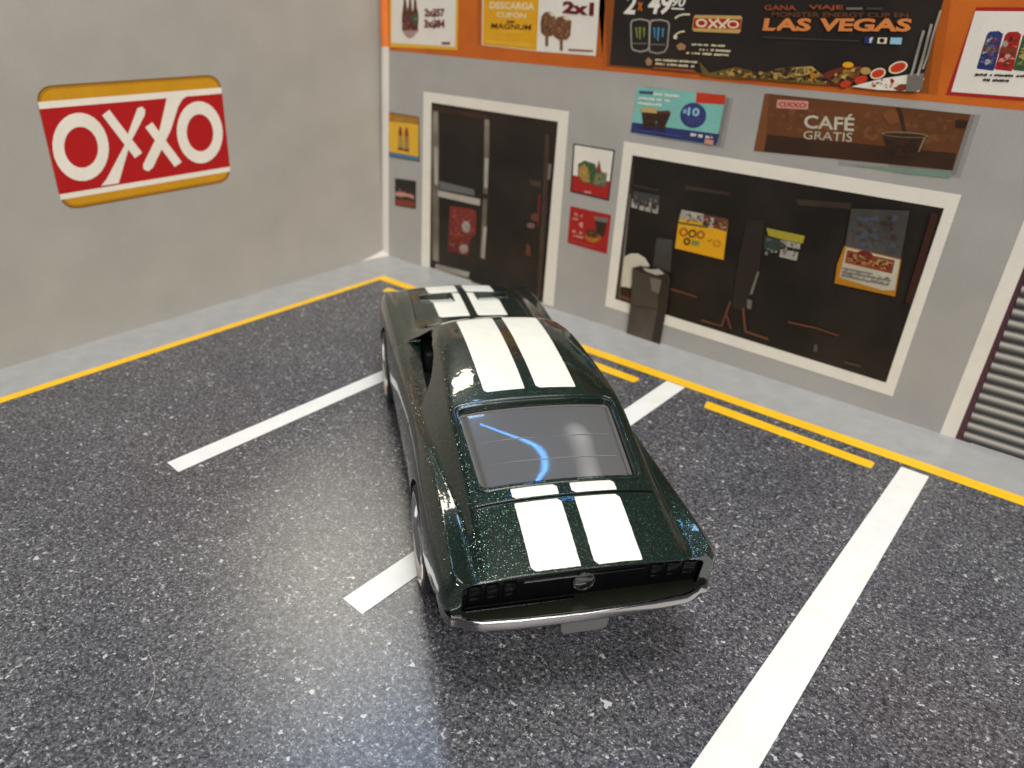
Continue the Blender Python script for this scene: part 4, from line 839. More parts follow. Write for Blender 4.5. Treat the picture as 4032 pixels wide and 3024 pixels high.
# roller shutter at the right end
sh = mesh_obj('roller_shutter', [back_conv(x, z, 0.03) for x, z in ((121.75, -0.4), (190, -0.4), (190, 46), (123.7, 46))], [(0, 1, 2, 3)], MATS['framewhite'], back)
sh['label'] = 'grey ribbed roller shutter printed in a white frame'
mesh_obj('shutter_edge', [back_conv(x, z, 0.045) for x, z in ((123.85, -0.5), (126.0, -0.5), (127.0, 42), (125.5, 42))], [(0, 1, 2, 3)], MATS['purple'], sh)
for i in range(26):
    z0 = 0.1 + i * 1.625; x0 = 124.8 + z0 * 0.03
    V = []; F = []
    for j in range(7):
        t = j / 6
        for xx in (x0, 188):
            V.append(back_conv(xx, z0 + 1.6 * t, 0.05 + 0.16 * math.sin(math.pi * t)))
        if j: F.append((2 * j - 2, 2 * j - 1, 2 * j + 1, 2 * j))
    mesh_obj('slat', V, F, M_SLAT, sh, smooth=True)
# folded paper edge in the corner
V = []; F = []
for j in range(9):
    a = j / 8
    for z, xo in ((-0.6, -1.3), (45.4, 1.0)):
        V.append((xo + 2.3 * a, -0.05 - 0.9 * math.sin(math.pi * a), z))
    if j: F.append((2 * j - 2, 2 * j - 1, 2 * j + 1, 2 * j))
o = mesh_obj('folded_edge', V, F, MATS['foldwhite'], back, smooth=True); o['label'] = 'pale folded paper edge running up the corner'
V = []
for j in range(9):
    a = j / 8
    for z, xo in ((45.4, 1.0), (WH, 1.2)):
        V.append((xo + 2.3 * a - .05, -0.06 - 0.9 * math.sin(math.pi * a), z))
mesh_obj('folded_edge', V, F, MATS['foldorange'], back, smooth=True)

left = empty('backdrop_wall', (0, 0, 0), TH)
setp(left, 'plain grey paper backdrop wall with one red and yellow shop sign', 'wall')
# local frame: y runs back towards the corner, wall face at x = 0
def left_conv(s, z, d): return (d, -s, z)
# slightly bowed sheet
V = []; F = []
NS, NZ = 40, 12
def bow(s, z): return 0.0
for i in range(NS + 1):
    for j in range(NZ + 1):
        V.append((bow(0, 0), -i * 230 / NS + 0.0, -0.5 + j * (WH + 0.5) / NZ))
for i in range(NS):
    for j in range(NZ):
        a = i * (NZ + 1) + j
        F.append((a, a + 1, a + NZ + 2, a + NZ + 1))
nv = len(V)
V += [(-1.4, v[1], v[2]) for v in V]
F += [tuple(nv + k for k in f[::-1]) for f in F]
rim_ids = [j for j in range(NZ + 1)] + [i * (NZ + 1) + NZ for i in range(1, NS + 1)] + [NS * (NZ + 1) + j for j in range(NZ - 1, -1, -1)] + [i * (NZ + 1) for i in range(NS - 1, 0, -1)]
for k in range(len(rim_ids)):
    a, b = rim_ids[k], rim_ids[(k + 1) % len(rim_ids)]
    F.append((a, b, b + nv, a + nv))
mesh_obj('panel', V, F, M_WALL2, left)
item, emit = wall_builder(left, left_conv)
# sign: corner coordinates along the wall
A, B, Cc, Dd = (69.88, 41.37), (38.46, 41.61), (38.79, 22.96), (69.68, 22.74)
def sg(u, t):
    a, b, c, e = map(Vector, (A, B, Cc, Dd))
    return tuple((a * (1 - u) + b * u) * (1 - t) + (e * (1 - u) + c * u) * t)
sign_poly = round_poly([sg(0, 0), sg(1, 0), sg(1, 1), sg(0, 1)], 2.9, 7)
sign = item(('P', 'shop_sign', sign_poly, 'signgolddark'), 0.03, left)
sign['label'] = 'red and gold rounded shop sign with white lettering'
mid = round_poly([sg(.007, .012), sg(.993, .012), sg(.993, .988), sg(.007, .988)], 2.7, 7)
item(('P', 'gold_field', mid, 'signgoldmid'), 0.037, sign)
inner = round_poly([sg(.016, .03), sg(.984, .03), sg(.984, .97), sg(.016, .97)], 2.5, 7)
item(('P', 'gold_field', inner, 'signgold'), 0.045, sign)
item(('P', 'white_band', [sg(0.002, .118), sg(.998, .118), sg(.998, .905), sg(.002, .905)], 'signwhite'), 0.06, sign)
item(('P', 'red_field', [sg(0.002, .172), sg(.998, .172), sg(.998, .858), sg(.002, .858)], 'signred'), 0.075, sign)
LETTERS = [
('R','letter',((60.44,32.23),(60.62,31.05),(61.02,29.91),(61.62,28.89),(62.39,28.03),(63.29,27.39),(64.27,27),(65.27,26.87),(66.25,27.01),(67.14,27.4),(67.91,28.03),(68.52,28.85),(68.95,29.83),(69.18,30.9),(69.19,32.03),(69,33.15),(68.61,34.21),(68.04,35.18),(67.32,35.99),(66.48,36.62),(65.55,37.03),(64.59,37.21),(63.64,37.13),(62.73,36.81),(61.93,36.24),(61.26,35.46),(60.78,34.5),(60.5,33.4)),((62.2,32.12),(62.3,31.41),(62.54,30.74),(62.9,30.13),(63.36,29.62),(63.9,29.24),(64.48,29),(65.08,28.92),(65.67,28.99),(66.21,29.22),(66.68,29.59),(67.05,30.08),(67.32,30.67),(67.46,31.31),(67.47,31.99),(67.36,32.68),(67.12,33.32),(66.78,33.91),(66.33,34.4),(65.82,34.78),(65.26,35.03),(64.67,35.13),(64.09,35.08),(63.55,34.87),(63.07,34.52),(62.67,34.05),(62.39,33.47),(62.22,32.82)),'signwhite'),
('P','letter',((60.61,36.52),(56.51,29.34),(55.12,30.06),(59.3,37.25)),'signwhite'),
('P','letter',((54.62,37.12),(53.84,37.33),(53.34,36.79),(53.57,35.96),(56.87,31.83),(60.03,25.69),(62.98,25.71),(61.91,26.6),(57.87,31.6),(56.84,33.54)),'signwhite'),
('P','letter',((49.13,38.56),(45.07,38.53),(46.38,37.99),(47.37,36.85),(49.4,33.15),(53.68,27.4),(54.62,26.91),(55.38,27.37),(55.31,28.15),(51.58,33.02)),'signwhite'),
('P','letter',((53.85,34.04),(49.7,26.98),(48.27,27.67),(52.5,34.74)),'signwhite'),
('R','letter',((39.42,32.09),(39.62,30.89),(40.04,29.76),(40.67,28.76),(41.47,27.94),(42.4,27.34),(43.4,27),(44.43,26.93),(45.42,27.13),(46.33,27.59),(47.12,28.28),(47.74,29.15),(48.17,30.17),(48.39,31.28),(48.39,32.43),(48.18,33.57),(47.77,34.63),(47.17,35.58),(46.43,36.37),(45.55,36.96),(44.6,37.32),(43.61,37.44),(42.63,37.3),(41.71,36.91),(40.89,36.28),(40.22,35.43),(39.74,34.42),(39.46,33.29)),((41.35,32.09),(41.47,31.38),(41.71,30.7),(42.07,30.11),(42.53,29.62),(43.06,29.26),(43.64,29.05),(44.23,29.01),(44.81,29.12),(45.33,29.39),(45.79,29.79),(46.16,30.31),(46.41,30.92),(46.54,31.59),(46.55,32.29),(46.42,32.98),(46.18,33.62),(45.83,34.2),(45.39,34.68),(44.88,35.03),(44.32,35.25),(43.74,35.31),(43.17,35.22),(42.64,34.98),(42.17,34.59),(41.79,34.09),(41.52,33.48),(41.37,32.8)),'signwhite')]
for k, it in enumerate(LETTERS):
    item(it, 0.09 + 0.012 * k, sign)
o = item(('P', 'scuff', [(60.07, 18.19), (60.4, 16.6), (61.89, 14.63), (62.2, 14.75), (60.93, 16.68)], 'silver'), 0.03, left)
# lower corner of the sheet, curled towards the viewer
V = []; F = []
for i in range(9):
    s = 0.2 + 9 * i / 8
    lift = (1 - i / 8) ** 1.5
    for j in range(6):
        t = j / 5
        V.append((0.05 + 1.5 * lift * t * t + 0.05, -s, 1.5 * lift * (1 - t) + 0.1))
    if i:
        for j in range(5):
            a = (i - 1) * 6 + j
            F.append((a, a + 1, a + 7, a + 6))
o = mesh_obj('curled_corner', V, F, MATS['foldwhite'], left, smooth=True)

# ------------------------------------------------------------------ the car
CX, CY, CTH = 94.844, -64.775, 2.481
car = empty('toy_car', (CX, CY, 0.0), CTH)
setp(car, 'dark green metallic toy fastback with twin white stripes on the parking mat', 'toy car')

def pchip(tab, xs):
    tab = sorted(tab)
    x = np.array([t[0] for t in tab], float); Y = np.array([t[1:] for t in tab], float)
    h = np.diff(x); d = np.diff(Y, axis=0) / h[:, None]
    mm = np.zeros_like(Y)
    mm[0] = d[0]; mm[-1] = d[-1]
    for i in range(1, len(x) - 1):
        for c in range(Y.shape[1]):
            if d[i - 1, c] * d[i, c] > 0:
                w1 = 2 * h[i] + h[i - 1]; w2 = h[i] + 2 * h[i - 1]
                mm[i, c] = (w1 + w2) / (w1 / d[i - 1, c] + w2 / d[i, c])
    out = []
    for q in xs:
        q = min(max(q, x[0]), x[-1])
        i = min(max(np.searchsorted(x, q) - 1, 0), len(h) - 1)
        t = (q - x[i]) / h[i]
        out.append((1 + 2 * t) * (1 - t) ** 2 * Y[i] + t * (1 - t) ** 2 * h[i] * mm[i] + t * t * (3 - 2 * t) * Y[i + 1] + t * t * (t - 1) * h[i] * mm[i + 1])
    return np.array(out)

PATH = [
 # p0 centre line: (u, z)
 [(-15.8, 0, 13.0), (-15, 0, 13.2), (-12, 0, 14.3), (-8.5, 0, 15.35), (-6.5, 0, 15.85), (-2, 0, 17.1), (3.9, 0, 18.75), (6, 0, 19.2), (12, 0, 20.0), (18, 0, 20.3), (23.5, 0, 20.1), (25.5, 0, 19.5), (36.5, 0, 14.7), (38.5, 0, 14.4), (46, 0, 14.3), (53.5, 0, 13.7), (56.5, 0, 12.6), (58.5, 0, 11.0)],
 # p1
 [(-15.8, 3.4, 12.98), (-12, 3.4, 14.26), (-8.5, 3.4, 15.3), (-6.5, 3.4, 15.8), (3.9, 3.4, 18.7), (6, 3.4, 19.1), (12, 3.4, 19.9), (18, 3.4, 20.2), (23.5, 3.4, 20.0), (25.5, 3.4, 19.4), (36.5, 3.4, 14.6), (38.5, 3.4, 14.35), (46, 3.4, 14.25), (53.5, 3.4, 13.6), (56.5, 3.4, 12.5), (58.5, 3.4, 10.9)],
 # p2
 [(-15.8, 6.6, 12.9), (-12, 6.6, 14.1), (-8.5, 6.6, 15.1), (-6.5, 6.6, 15.6), (3.9, 6.8, 18.45), (6, 6.8, 18.85), (12, 6.7, 19.6), (18, 6.4, 19.95), (23.5, 6.0, 19.75), (25.5, 6.0, 19.1), (36.5, 6.4, 14.4), (38.5, 6.6, 14.2), (46, 6.6, 14.1), (53.5, 6.4, 13.4), (56.5, 6.2, 12.3), (58.5, 6, 10.7)],
 # p3 roof rail / deck edge
 [(-15.8, 8.7, 12.6), (-12, 8.9, 13.8), (-8.5, 9.0, 14.75), (-6.5, 9.05, 15.25), (0, 9.2, 17.0), (3.9, 9.25, 18.0), (8, 9.05, 18.65), (14, 8.65, 19.2), (20, 8.3, 19.4), (23.5, 7.8, 19.15), (25.5, 7.75, 18.5), (36, 9.3, 14.2), (39, 9.3, 14.0), (46, 9.1, 13.85), (53.5, 8.7, 13.15), (56.5, 8.4, 12.1), (58.5, 8, 10.5)],
 # p4 base of the cabin / valley beside the deck
 [(-15.8, 10.0, 12.5), (-12, 9.9, 13.0), (-8.5, 9.85, 13.7), (-6.5, 9.9, 13.95), (0, 10.5, 14.0), (3.9, 10.8, 14.1), (8, 11.05, 14.1), (14, 11.1, 14.05), (24, 11.0, 13.85), (36, 10.6, 13.6), (39, 10.4, 13.5), (46, 10.1, 13.4), (53.5, 9.7, 12.8), (56.5, 9.3, 11.9), (58.5, 9, 10.4)],
 # p5 shoulder crease
 [(-15.8, 11.0, 12.95), (-15.3, 11.4, 13.15), (-14.4, 11.6, 13.35), (-12, 11.6, 13.6), (-6.5, 11.5, 13.9), (0, 11.45, 14.05), (3.9, 11.6, 13.95), (8, 11.75, 13.75), (14, 11.9, 13.6), (24, 11.9, 13.4), (36, 11.8, 13.35), (46, 11.9, 13.4), (53.5, 11.7, 12.9), (56.5, 11.4, 12.0), (58.5, 11, 10.5)],
 # p6
 [(-15.8, 11.85, 12.1), (-15.3, 12.35, 12.2), (-14.4, 12.65, 12.3), (-12, 12.75, 12.4), (-6.5, 12.85, 12.3), (0, 12.8, 12.2), (8, 12.6, 12.0), (14, 12.55, 11.9), (36, 12.6, 11.8), (50, 12.6, 11.6), (56.5, 12.1, 10.8), (58.5, 11.7, 9.8)],
 # p7 widest line
 [(-15.8, 12.05, 10.5), (-15.3, 12.55, 10.45), (-14.4, 12.85, 10.35), (-12, 13.0, 10.2), (-6.5, 13.15, 9.6), (0, 13.2, 9.2), (8, 12.95, 8.8), (14, 12.8, 8.6), (36, 12.85, 8.8), (45, 13.1, 9.0), (54, 12.8, 9.0), (58.5, 12, 8.6)],
 # p8
 [(-15.8, 11.85, 9.0), (-15.3, 12.3, 8.9), (-14.4, 12.55, 8.7), (-12, 12.55, 8.2), (-6.5, 12.9, 6.9), (0, 13.1, 6.4), (8, 12.8, 5.4), (14, 12.6, 5.0), (36, 12.7, 5.4), (45, 13.0, 6.0), (54, 12.7, 6.4), (58.5, 12, 7.0)],
 # p9 sill
 [(-15.8, 11.3, 8.6), (-15.3, 11.7, 8.45), (-14.4, 12.0, 8.1), (-12, 12.25, 7.3), (-6.5, 12.5, 4.9), (0, 12.6, 4.0), (8, 12.3, 3.2), (14, 12.2, 3.0), (36, 12.2, 3.1), (50, 12.4, 4.4), (58.5, 11.6, 5.4)],
 # p10
 [(-15.8, 9, 8.6), (-12, 9, 7.5), (-6.5, 9, 5.2), (0, 9, 4.3), (14, 9, 3.3), (36, 9, 3.4), (58.5, 9, 5.6)],
 # p11
 [(-15.8, 0, 8.6), (-12, 0, 7.5), (-6.5, 0, 5.2), (0, 0, 4.3), (14, 0, 3.3), (36, 0, 3.4), (58.5, 0, 5.6)],
]
RADII = [0, 1.2, 1.6, 0.42, 0.4, 0.20, 1.0, 1.2, 1.0, 0.4, 0.8, 0]
us = np.concatenate([np.linspace(-15.8, -14.5, 8), np.linspace(-14.1, 54, 112), np.linspace(54.5, 58.5, 11)])
EV = [pchip(t, us) for t in PATH]
FN = 5
def shear(u, z):
    k = min(1.0, max(0.0, (-9.0 - u) / 6.8))
    k2 = min(1.0, max(0.0, (u - 50) / 8.5))
    return u + max(0, 12.9 - z) * 0.20 * k - max(0, 9.0 - z) * 0.25 * k2
def section(i, grow=0.0):
    P = [Vector((EV[k][i][0], EV[k][i][1])) for k in range(12)]
    pts = [P[0]]
    for k in range(1, 11):
        a, p, b = P[k - 1], P[k], P[k + 1]
        ta = min(RADII[k], (a - p).length * 0.48); tb = min(RADII[k], (b - p).length * 0.48)
        A_ = p + (a - p).normalized() * ta; B_ = p + (b - p).normalized() * tb
        for j in range(FN):
            t = j / (FN - 1)
            pts.append(A_ * (1 - t) ** 2 + p * 2 * t * (1 - t) + B_ * t * t)
    pts.append(P[11])
    return pts
V = []; F = []; rings = []
for i, u in enumerate(us):
    half = section(i)
    ring = [(p.x, p.y) for p in half] + [(-p.x, p.y) for p in half[-2:0:-1]]
    rings.append(len(V))
    for v, z in ring:
        V.append((shear(u, z), v - 0.055 * max(0.0, z - 13.0), z + v * 0.012))
NR = len(ring)
for i in range(len(us) - 1):
    for j in range(NR):
        a, b = rings[i] + j, rings[i] + (j + 1) % NR
        F.append((a, b, b + NR, a + NR))
F.append(tuple(range(NR))[::-1])
F.append(tuple(rings[-1] + j for j in range(NR)))
raw = mesh_obj('body', V, F, M_PAINT, smooth=True)
bm = bmesh.new(); bm.from_mesh(raw.data); bmesh.ops.recalc_face_normals(bm, faces=bm.faces); bm.to_mesh(raw.data)
BVH0 = BVHTree.FromBMesh(bm); bm.free()
def top0(u, v):
    h = BVH0.ray_cast(Vector((u, v, 60)) * S, Vector((0, 0, -1)))
    return h[0].z / S if h[0] else None

# ---- cutters
cutters = []
def cutter(fn, mat):
    bmx = bmesh.new(); fn(bmx)
    o = bm_obj('cutter', bmx, mat)
    cutters.append(o)
    return o
def cyl(bmx, u, z, r, v0, v1, n=56):
    prism(bmx, [(u + r * math.cos(2 * math.pi * i / n), z + r * math.sin(2 * math.pi * i / n)) for i in range(n)], 'y', v0, v1)
for u, z, r in ((0, 5.7, 6.15), (42, 5.4, 6.0)):
    for sgn in (-1, 1):
        cutter(lambda b, u=u, z=z, r=r, sgn=sgn: cyl(b, u, z, r, *sorted((sgn * 9.3, sgn * 17))), M_DARK)
def cavity(b):
    uu = np.linspace(-5.6, 33.0, 20)
    T0 = pchip(PATH[0], uu); T3 = pchip(PATH[3], uu); T4 = pchip(PATH[4], uu)
    rows = []
    for i, u in enumerate(uu):
        top = max(13.3, T0[i][1] - 0.9)
        hv = [(0, top), (T3[i][0] - 2.4, max(13.1, T3[i][1] - 0.7)), (T3[i][0] - 0.9, max(12.9, T3[i][1] - 1.2)), (T4[i][0] - 0.9, 13.0), (T4[i][0] - 1.2, 10.2), (0, 10.2)]
        ring_ = hv + [(-p, q) for p, q in hv[-2:0:-1]]
        rows.append([b.verts.new((u, p, q)) for p, q in ring_])
    n = len(rows[0])
    for i in range(len(rows) - 1):
        for j in range(n):
            b.faces.new((rows[i][j], rows[i][(j + 1) % n], rows[i + 1][(j + 1) % n], rows[i + 1][j]))
    b.faces.new(rows[0]); b.faces.new(rows[-1][::-1])
    bmesh.ops.recalc_face_normals(b, faces=b.faces)
cutter(cavity, M_DARK)
RW = [(-6.35, -7.7), (4.15, -8.25), (4.15, 8.25), (-6.35, 7.7)]
cutter(lambda b: prism(b, round_poly(RW, 0.9, 6), 'z', 13.6, 24), M_PAINT)
SW = round_poly([(12.4, 14.25), (31.6, 14.05), (26.2, 18.0), (18.0, 18.45), (13.9, 16.9)], [0.3, 0.3, 1.2, 1.6, 1.2], 5)
for sgn in (-1, 1):
    cutter(lambda b, sgn=sgn: prism(b, SW, 'y', *sorted((sgn * 6.5, sgn * 15))), M_PAINT)
cutter(lambda b: prism(b, round_poly([(26.6, -6.6), (35.4, -7.9), (35.4, 7.9), (26.6, 6.6)], 0.9, 6), 'z', 14.0, 24), M_PAINT)
def tail_shear(b, only=None):
    for v in b.verts:
        if only is None or v.co.x > only: v.co.x += (12.9 - v.co.z) * 0.2
def tail_recess(b):
    prism(b, round_poly([(-10.9, 8.95), (10.9, 9.1), (10.9, 12.3), (9.6, 12.62), (0, 12.88), (-9.6, 12.42), (-10.9, 12.05)], 0.4, 4), 'x', -19, -15.32)
    tail_shear(b, -18)
cutter(tail_recess, M_BLACK)
def groove(b):   # shut line of the boot lid, following the deck
    n = 24; rows = []
    for i in range(n + 1):
        v = -8.6 + 17.2 * i / n
        z = top0(-8.35, v)
        rows.append([b.verts.new((u, v, zz)) for u, zz in ((-8.50, z - 0.30), (-8.20, z - 0.30), (-8.20, z + 0.6), (-8.50, z + 0.6))])
    for i in range(n):
        for j in range(4):
            b.faces.new((rows[i][j], rows[i][(j + 1) % 4], rows[i + 1][(j + 1) % 4], rows[i + 1][j]))
    b.faces.new(rows[0]); b.faces.new(rows[-1][::-1])
    bmesh.ops.recalc_face_normals(b, faces=b.faces)
cutter(groove, M_PAINT)
for sgn in (-1, 1):   # bonnet scoops: ramps that sink towards a step
    def scoop(b, sgn=sgn):
        v0, v1 = sorted((sgn * 2.0, sgn * 6.9))
        prof = [(44.6, 14.35), (49.3, 13.0), (49.3, 16), (44.6, 16)]
        prism(b, prof, 'y', v0, v1)
    cutter(scoop, M_PAINT)
    def hoodline(b, sgn=sgn):
        rows = []
        for i in range(25):
            u = 38.6 + 17 * i / 24; vv = sgn * (8.4 - 0.4 * i / 24); z = top0(u, vv)
            rows.append([b.verts.new((u, vv + dv, zz)) for dv, zz in ((-0.12, z - 0.25), (0.12, z - 0.25), (0.12, z + 0.5), (-0.12, z + 0.5))])
        for i in range(24):
            for j in range(4):
                b.faces.new((rows[i][j], rows[i][(j + 1) % 4], rows[i + 1][(j + 1) % 4], rows[i + 1][j]))
        b.faces.new(rows[0]); b.faces.new(rows[-1][::-1])
        bmesh.ops.recalc_face_normals(b, faces=b.faces)
    cutter(hoodline, M_PAINT)
def side0(u, z, sgn):
    h = BVH0.ray_cast(Vector((u, sgn * 30, z)) * S, Vector((0, -sgn, 0)))
    return h[0].y / S if h[0] else sgn * 12.5
for sgn in (-1, 1):   # door shut lines
    for u0, u1, z0, z1 in ((12.3, 12.0, 13.2, 5.2), (33.5, 33.0, 12.9, 5.2), (12.0, 33.0, 5.2, 5.2)):
        def line(b, sgn=sgn, u0=u0, u1=u1, z0=z0, z1=z1):
            n = 16; rows = []
            du, dz = (0.09, 0) if abs(z1 - z0) > 1 else (0, 0.09)
            for i in range(n + 1):
                t = i / n; u = u0 + (u1 - u0) * t; z = z0 + (z1 - z0) * t
                v = side0(u, z, sgn)
                rows.append([b.verts.new((u + a * du, v + sgn * o, z + a * dz)) for a, o in ((-1, -0.2), (1, -0.2), (1, 0.5), (-1, 0.5))])
            for i in range(n):
                for j in range(4):
                    b.faces.new((rows[i][j], rows[i][(j + 1) % 4], rows[i + 1][(j + 1) % 4], rows[i + 1][j]))
            b.faces.new(rows[0]); b.faces.new(rows[-1][::-1])
            bmesh.ops.recalc_face_normals(b, faces=b.faces)
        cutter(line, M_DARK)
cutter(lambda b: prism(b, round_poly([(-8.6, 7.9), (8.6, 7.9), (8.2, 10.3), (-8.2, 10.3)], 0.5, 5), 'x', 57.4, 62), M_BLACK)
for c in cutters:
    md = raw.modifiers.new('cut', 'BOOLEAN')
    md.operation = 'DIFFERENCE'; md.object = c; md.solver = 'EXACT'; md.material_mode = 'TRANSFER'
dg = bpy.context.evaluated_depsgraph_get()
me = bpy.data.meshes.new_from_object(raw.evaluated_get(dg), depsgraph=dg)
me.name = 'body'
bpy.data.objects.remove(raw)
for c in cutters: bpy.data.objects.remove(c)
me.polygons.foreach_set('use_smooth', [True] * len(me.polygons))
me.set_sharp_from_angle(angle=rad(32))
body = bpy.data.objects.new('body', me)
COL.objects.link(body); body.parent = car
bm = bmesh.new(); bm.from_mesh(me); BVH1 = BVHTree.FromBMesh(bm); bm.free()
def top1(u, v):
    h = BVH1.ray_cast(Vector((u, v, 60)) * S, Vector((0, 0, -1)))
    return h[0].z / S

# ---- painted stripes laid over the shell
def stripe(u0, u1, va0, vb0, va1, vb1, sgn):
    """from u0 to u1, between v=a and v=b at either end"""
    nu, nv = max(4, int((u1 - u0) * 2.2)), 12
    V = []; F = []
    R_ = 0.12
    for i in range(nu + 1):
        t = i / nu
        u = u0 + (u1 - u0) * t
        a = va0 + (va1 - va0) * t; b_ = vb0 + (vb1 - vb0) * t
        e = min(u - u0, u1 - u)
        ins = 0.0 if e > R_ else R_ - math.sqrt(max(0, R_ * R_ - (R_ - e) ** 2))
        ins *= 0.25
        for j in range(nv + 1):
            v = sgn * (a + ins + (b_ - a - 2 * ins) * j / nv)
            z = top1(u, v)
            edge = j in (0, nv) or i in (0, nu)
            V.append((u + random.uniform(-.006, .006) * edge, v + random.uniform(-.008, .008) * edge, z + (-0.01 if edge else 0.045)))
    for i in range(nu):
        for j in range(nv):
            q = i * (nv + 1) + j
            f = (q, q + nv + 1, q + nv + 2, q + 1)
            F.append(f if sgn > 0 else f[::-1])
    mesh_obj('stripe', V, F, M_STRIPE, car, smooth=True)
for sgn in (1, -1):
    stripe(-15.62, -8.54, 0.58, 5.05, 0.58, 5.1, sgn)
    stripe(-8.18, -6.88, 0.58, 5.1, 0.58, 5.1, sgn)
    stripe(5.95, 24.2, 0.57, 5.1, 0.52, 5.2, sgn)
    stripe(38.7, 49.15, 0.52, 5.1, 0.52, 5.3, sgn)
    stripe(49.45, 54.3, 0.52, 5.3, 0.52, 5.4, sgn)

# ---- windows
def pane(name, poly, lift, bevel_w, nu=26, nv=30):
    (u0, a0), (u1, a1) = (poly[0][0], abs(poly[0][1])), (poly[1][0], abs(poly[1][1]))
    V = []; F = []; EE = []; MI = []
    for i in range(nu + 1):
        t = i / nu; u = u0 + (u1 - u0) * t; a = a0 + (a1 - a0) * t
        for j in range(nv + 1):
            s = -1 + 2 * j / nv; v = a * s
            e = min((u - u0) * 4, u1 - u, a - abs(v))
            EE.append(e)
            V.append((u, v, top0(u, v)))
    Zg = np.array([p[2] for p in V]).reshape(nu + 1, nv + 1)
    uu_, vv_ = np.meshgrid(np.linspace(-1, 1, nu + 1), np.linspace(-1, 1, nv + 1), indexing='ij')
    # a moulded pane is smoother than the shell: low-order fit through the shell heights
    Bs = np.stack([np.ones_like(uu_), uu_, vv_, uu_ ** 2, vv_ ** 2, uu_ * vv_, uu_ ** 3, uu_ * vv_ ** 2, vv_ ** 4], -1).reshape(-1, 9)
    co, *_ = np.linalg.lstsq(Bs, Zg.ravel(), rcond=None)
    Zs = Bs @ co
    for q in range(len(V)):
        k = min(1.0, max(0.0, (EE[q] - 0.42) / 0.22))
        V[q] = (V[q][0], V[q][1], Zs[q] - 0.78 + (0.78 + lift) * k * k * (3 - 2 * k))
    for i in range(nu):
        for j in range(nv):
            q = i * (nv + 1) + j
            F.append((q, q + nv + 1, q + nv + 2, q + 1))
            MI.append(1 if min(EE[q], EE[q + 1], EE[q + nv + 1], EE[q + nv + 2]) < 0.5 else 0)
    o = mesh_obj(name, V, F, None, car, smooth=True, mats=[M_GLASS, M_GLASS_EDGE])
    o.data.polygons.foreach_set('material_index', MI)
    return o
rear_w = pane('rear_window', [(-6.3, 7.62), (4.1, 8.18)], -0.42, 0.55, 60, 84)
pane('windscreen', [(26.7, 6.5), (35.3, 7.8)], -0.2, 0.5)

def trim(name, poly, off, r, mat, n=7):
    pts = round_poly(poly, 1.1, 8)
    # resample densely, lay on the shell
    dense = []
    for i in range(len(pts)):
        a, b = Vector(pts[i]), Vector(pts[(i + 1) % len(pts)])
        k = max(1, int((b - a).length / 0.5))
        for j in range(k): dense.append(a + (b - a) * j / k)
    P3 = [Vector((p.x, p.y, (top0(p.x, p.y) or 0) + off)) for p in dense]
    N = len(P3); V = []; F = []
    for i in range(N):
        t = (P3[(i + 1) % N] - P3[i - 1]).normalized()
        s1 = t.cross(Vector((0, 0, 1))).normalized(); s2 = s1.cross(t)
        for j in range(n):
            a = 2 * math.pi * j / n
            V.append(tuple(P3[i] + (s1 * math.cos(a) + s2 * math.sin(a)) * r))
    for i in range(N):
        for j in range(n):
            F.append((i * n + j, i * n + (j + 1) % n, ((i + 1) % N) * n + (j + 1) % n, ((i + 1) % N) * n + j))
    return mesh_obj(name, V, F, mat, car, smooth=True)
trim('window_trim', [(-6.75, -8.05), (4.6, -8.62), (4.6, 8.62), (-6.75, 8.05)], -0.03, 0.17, M_PAINT)
for uu in (-0.6, -3.4):    # faint moulding seams across the clear plastic
    V = []; F = []
    for j in range(31):
        v = -6.6 + 13.2 * j / 30
        for du in (-0.05, 0.05):
            V.append((uu + du + 0.012 * v, v, top0(uu, v) - 0.405))
        if j: F.append((2 * j - 2, 2 * j, 2 * j + 1, 2 * j - 1))
    mesh_obj('seam', V, F, M_SEAM, rear_w)
# ---- cabin
bm = bmesh.new()
bm_box(bm, -5.2, -9.0, 10.3, 32.6, 9.0, 10.6)
inter = bm_obj('interior', bm, M_DARK, car)
for sgn in (-1, 1):
    bm = bmesh.new()
    bm_box(bm, 12.0, sgn * 4.4 - 2.9, 10.6, 14.2, sgn * 4.4 + 2.9, 15.6, 0.7, 3)
    bm_box(bm, 14.0, sgn * 4.4 - 2.9, 10.6, 21.0, sgn * 4.4 + 2.9, 12.0, 0.5, 3)
    bm_obj('seat', bm, M_DARK, inter, angle=40)
bm = bmesh.new(); bm_box(bm, 28.5, -8.6, 10.6, 32.4, 8.6, 13.6, 0.6, 3)
bm_obj('dashboard', bm, M_DARK, inter, angle=40)

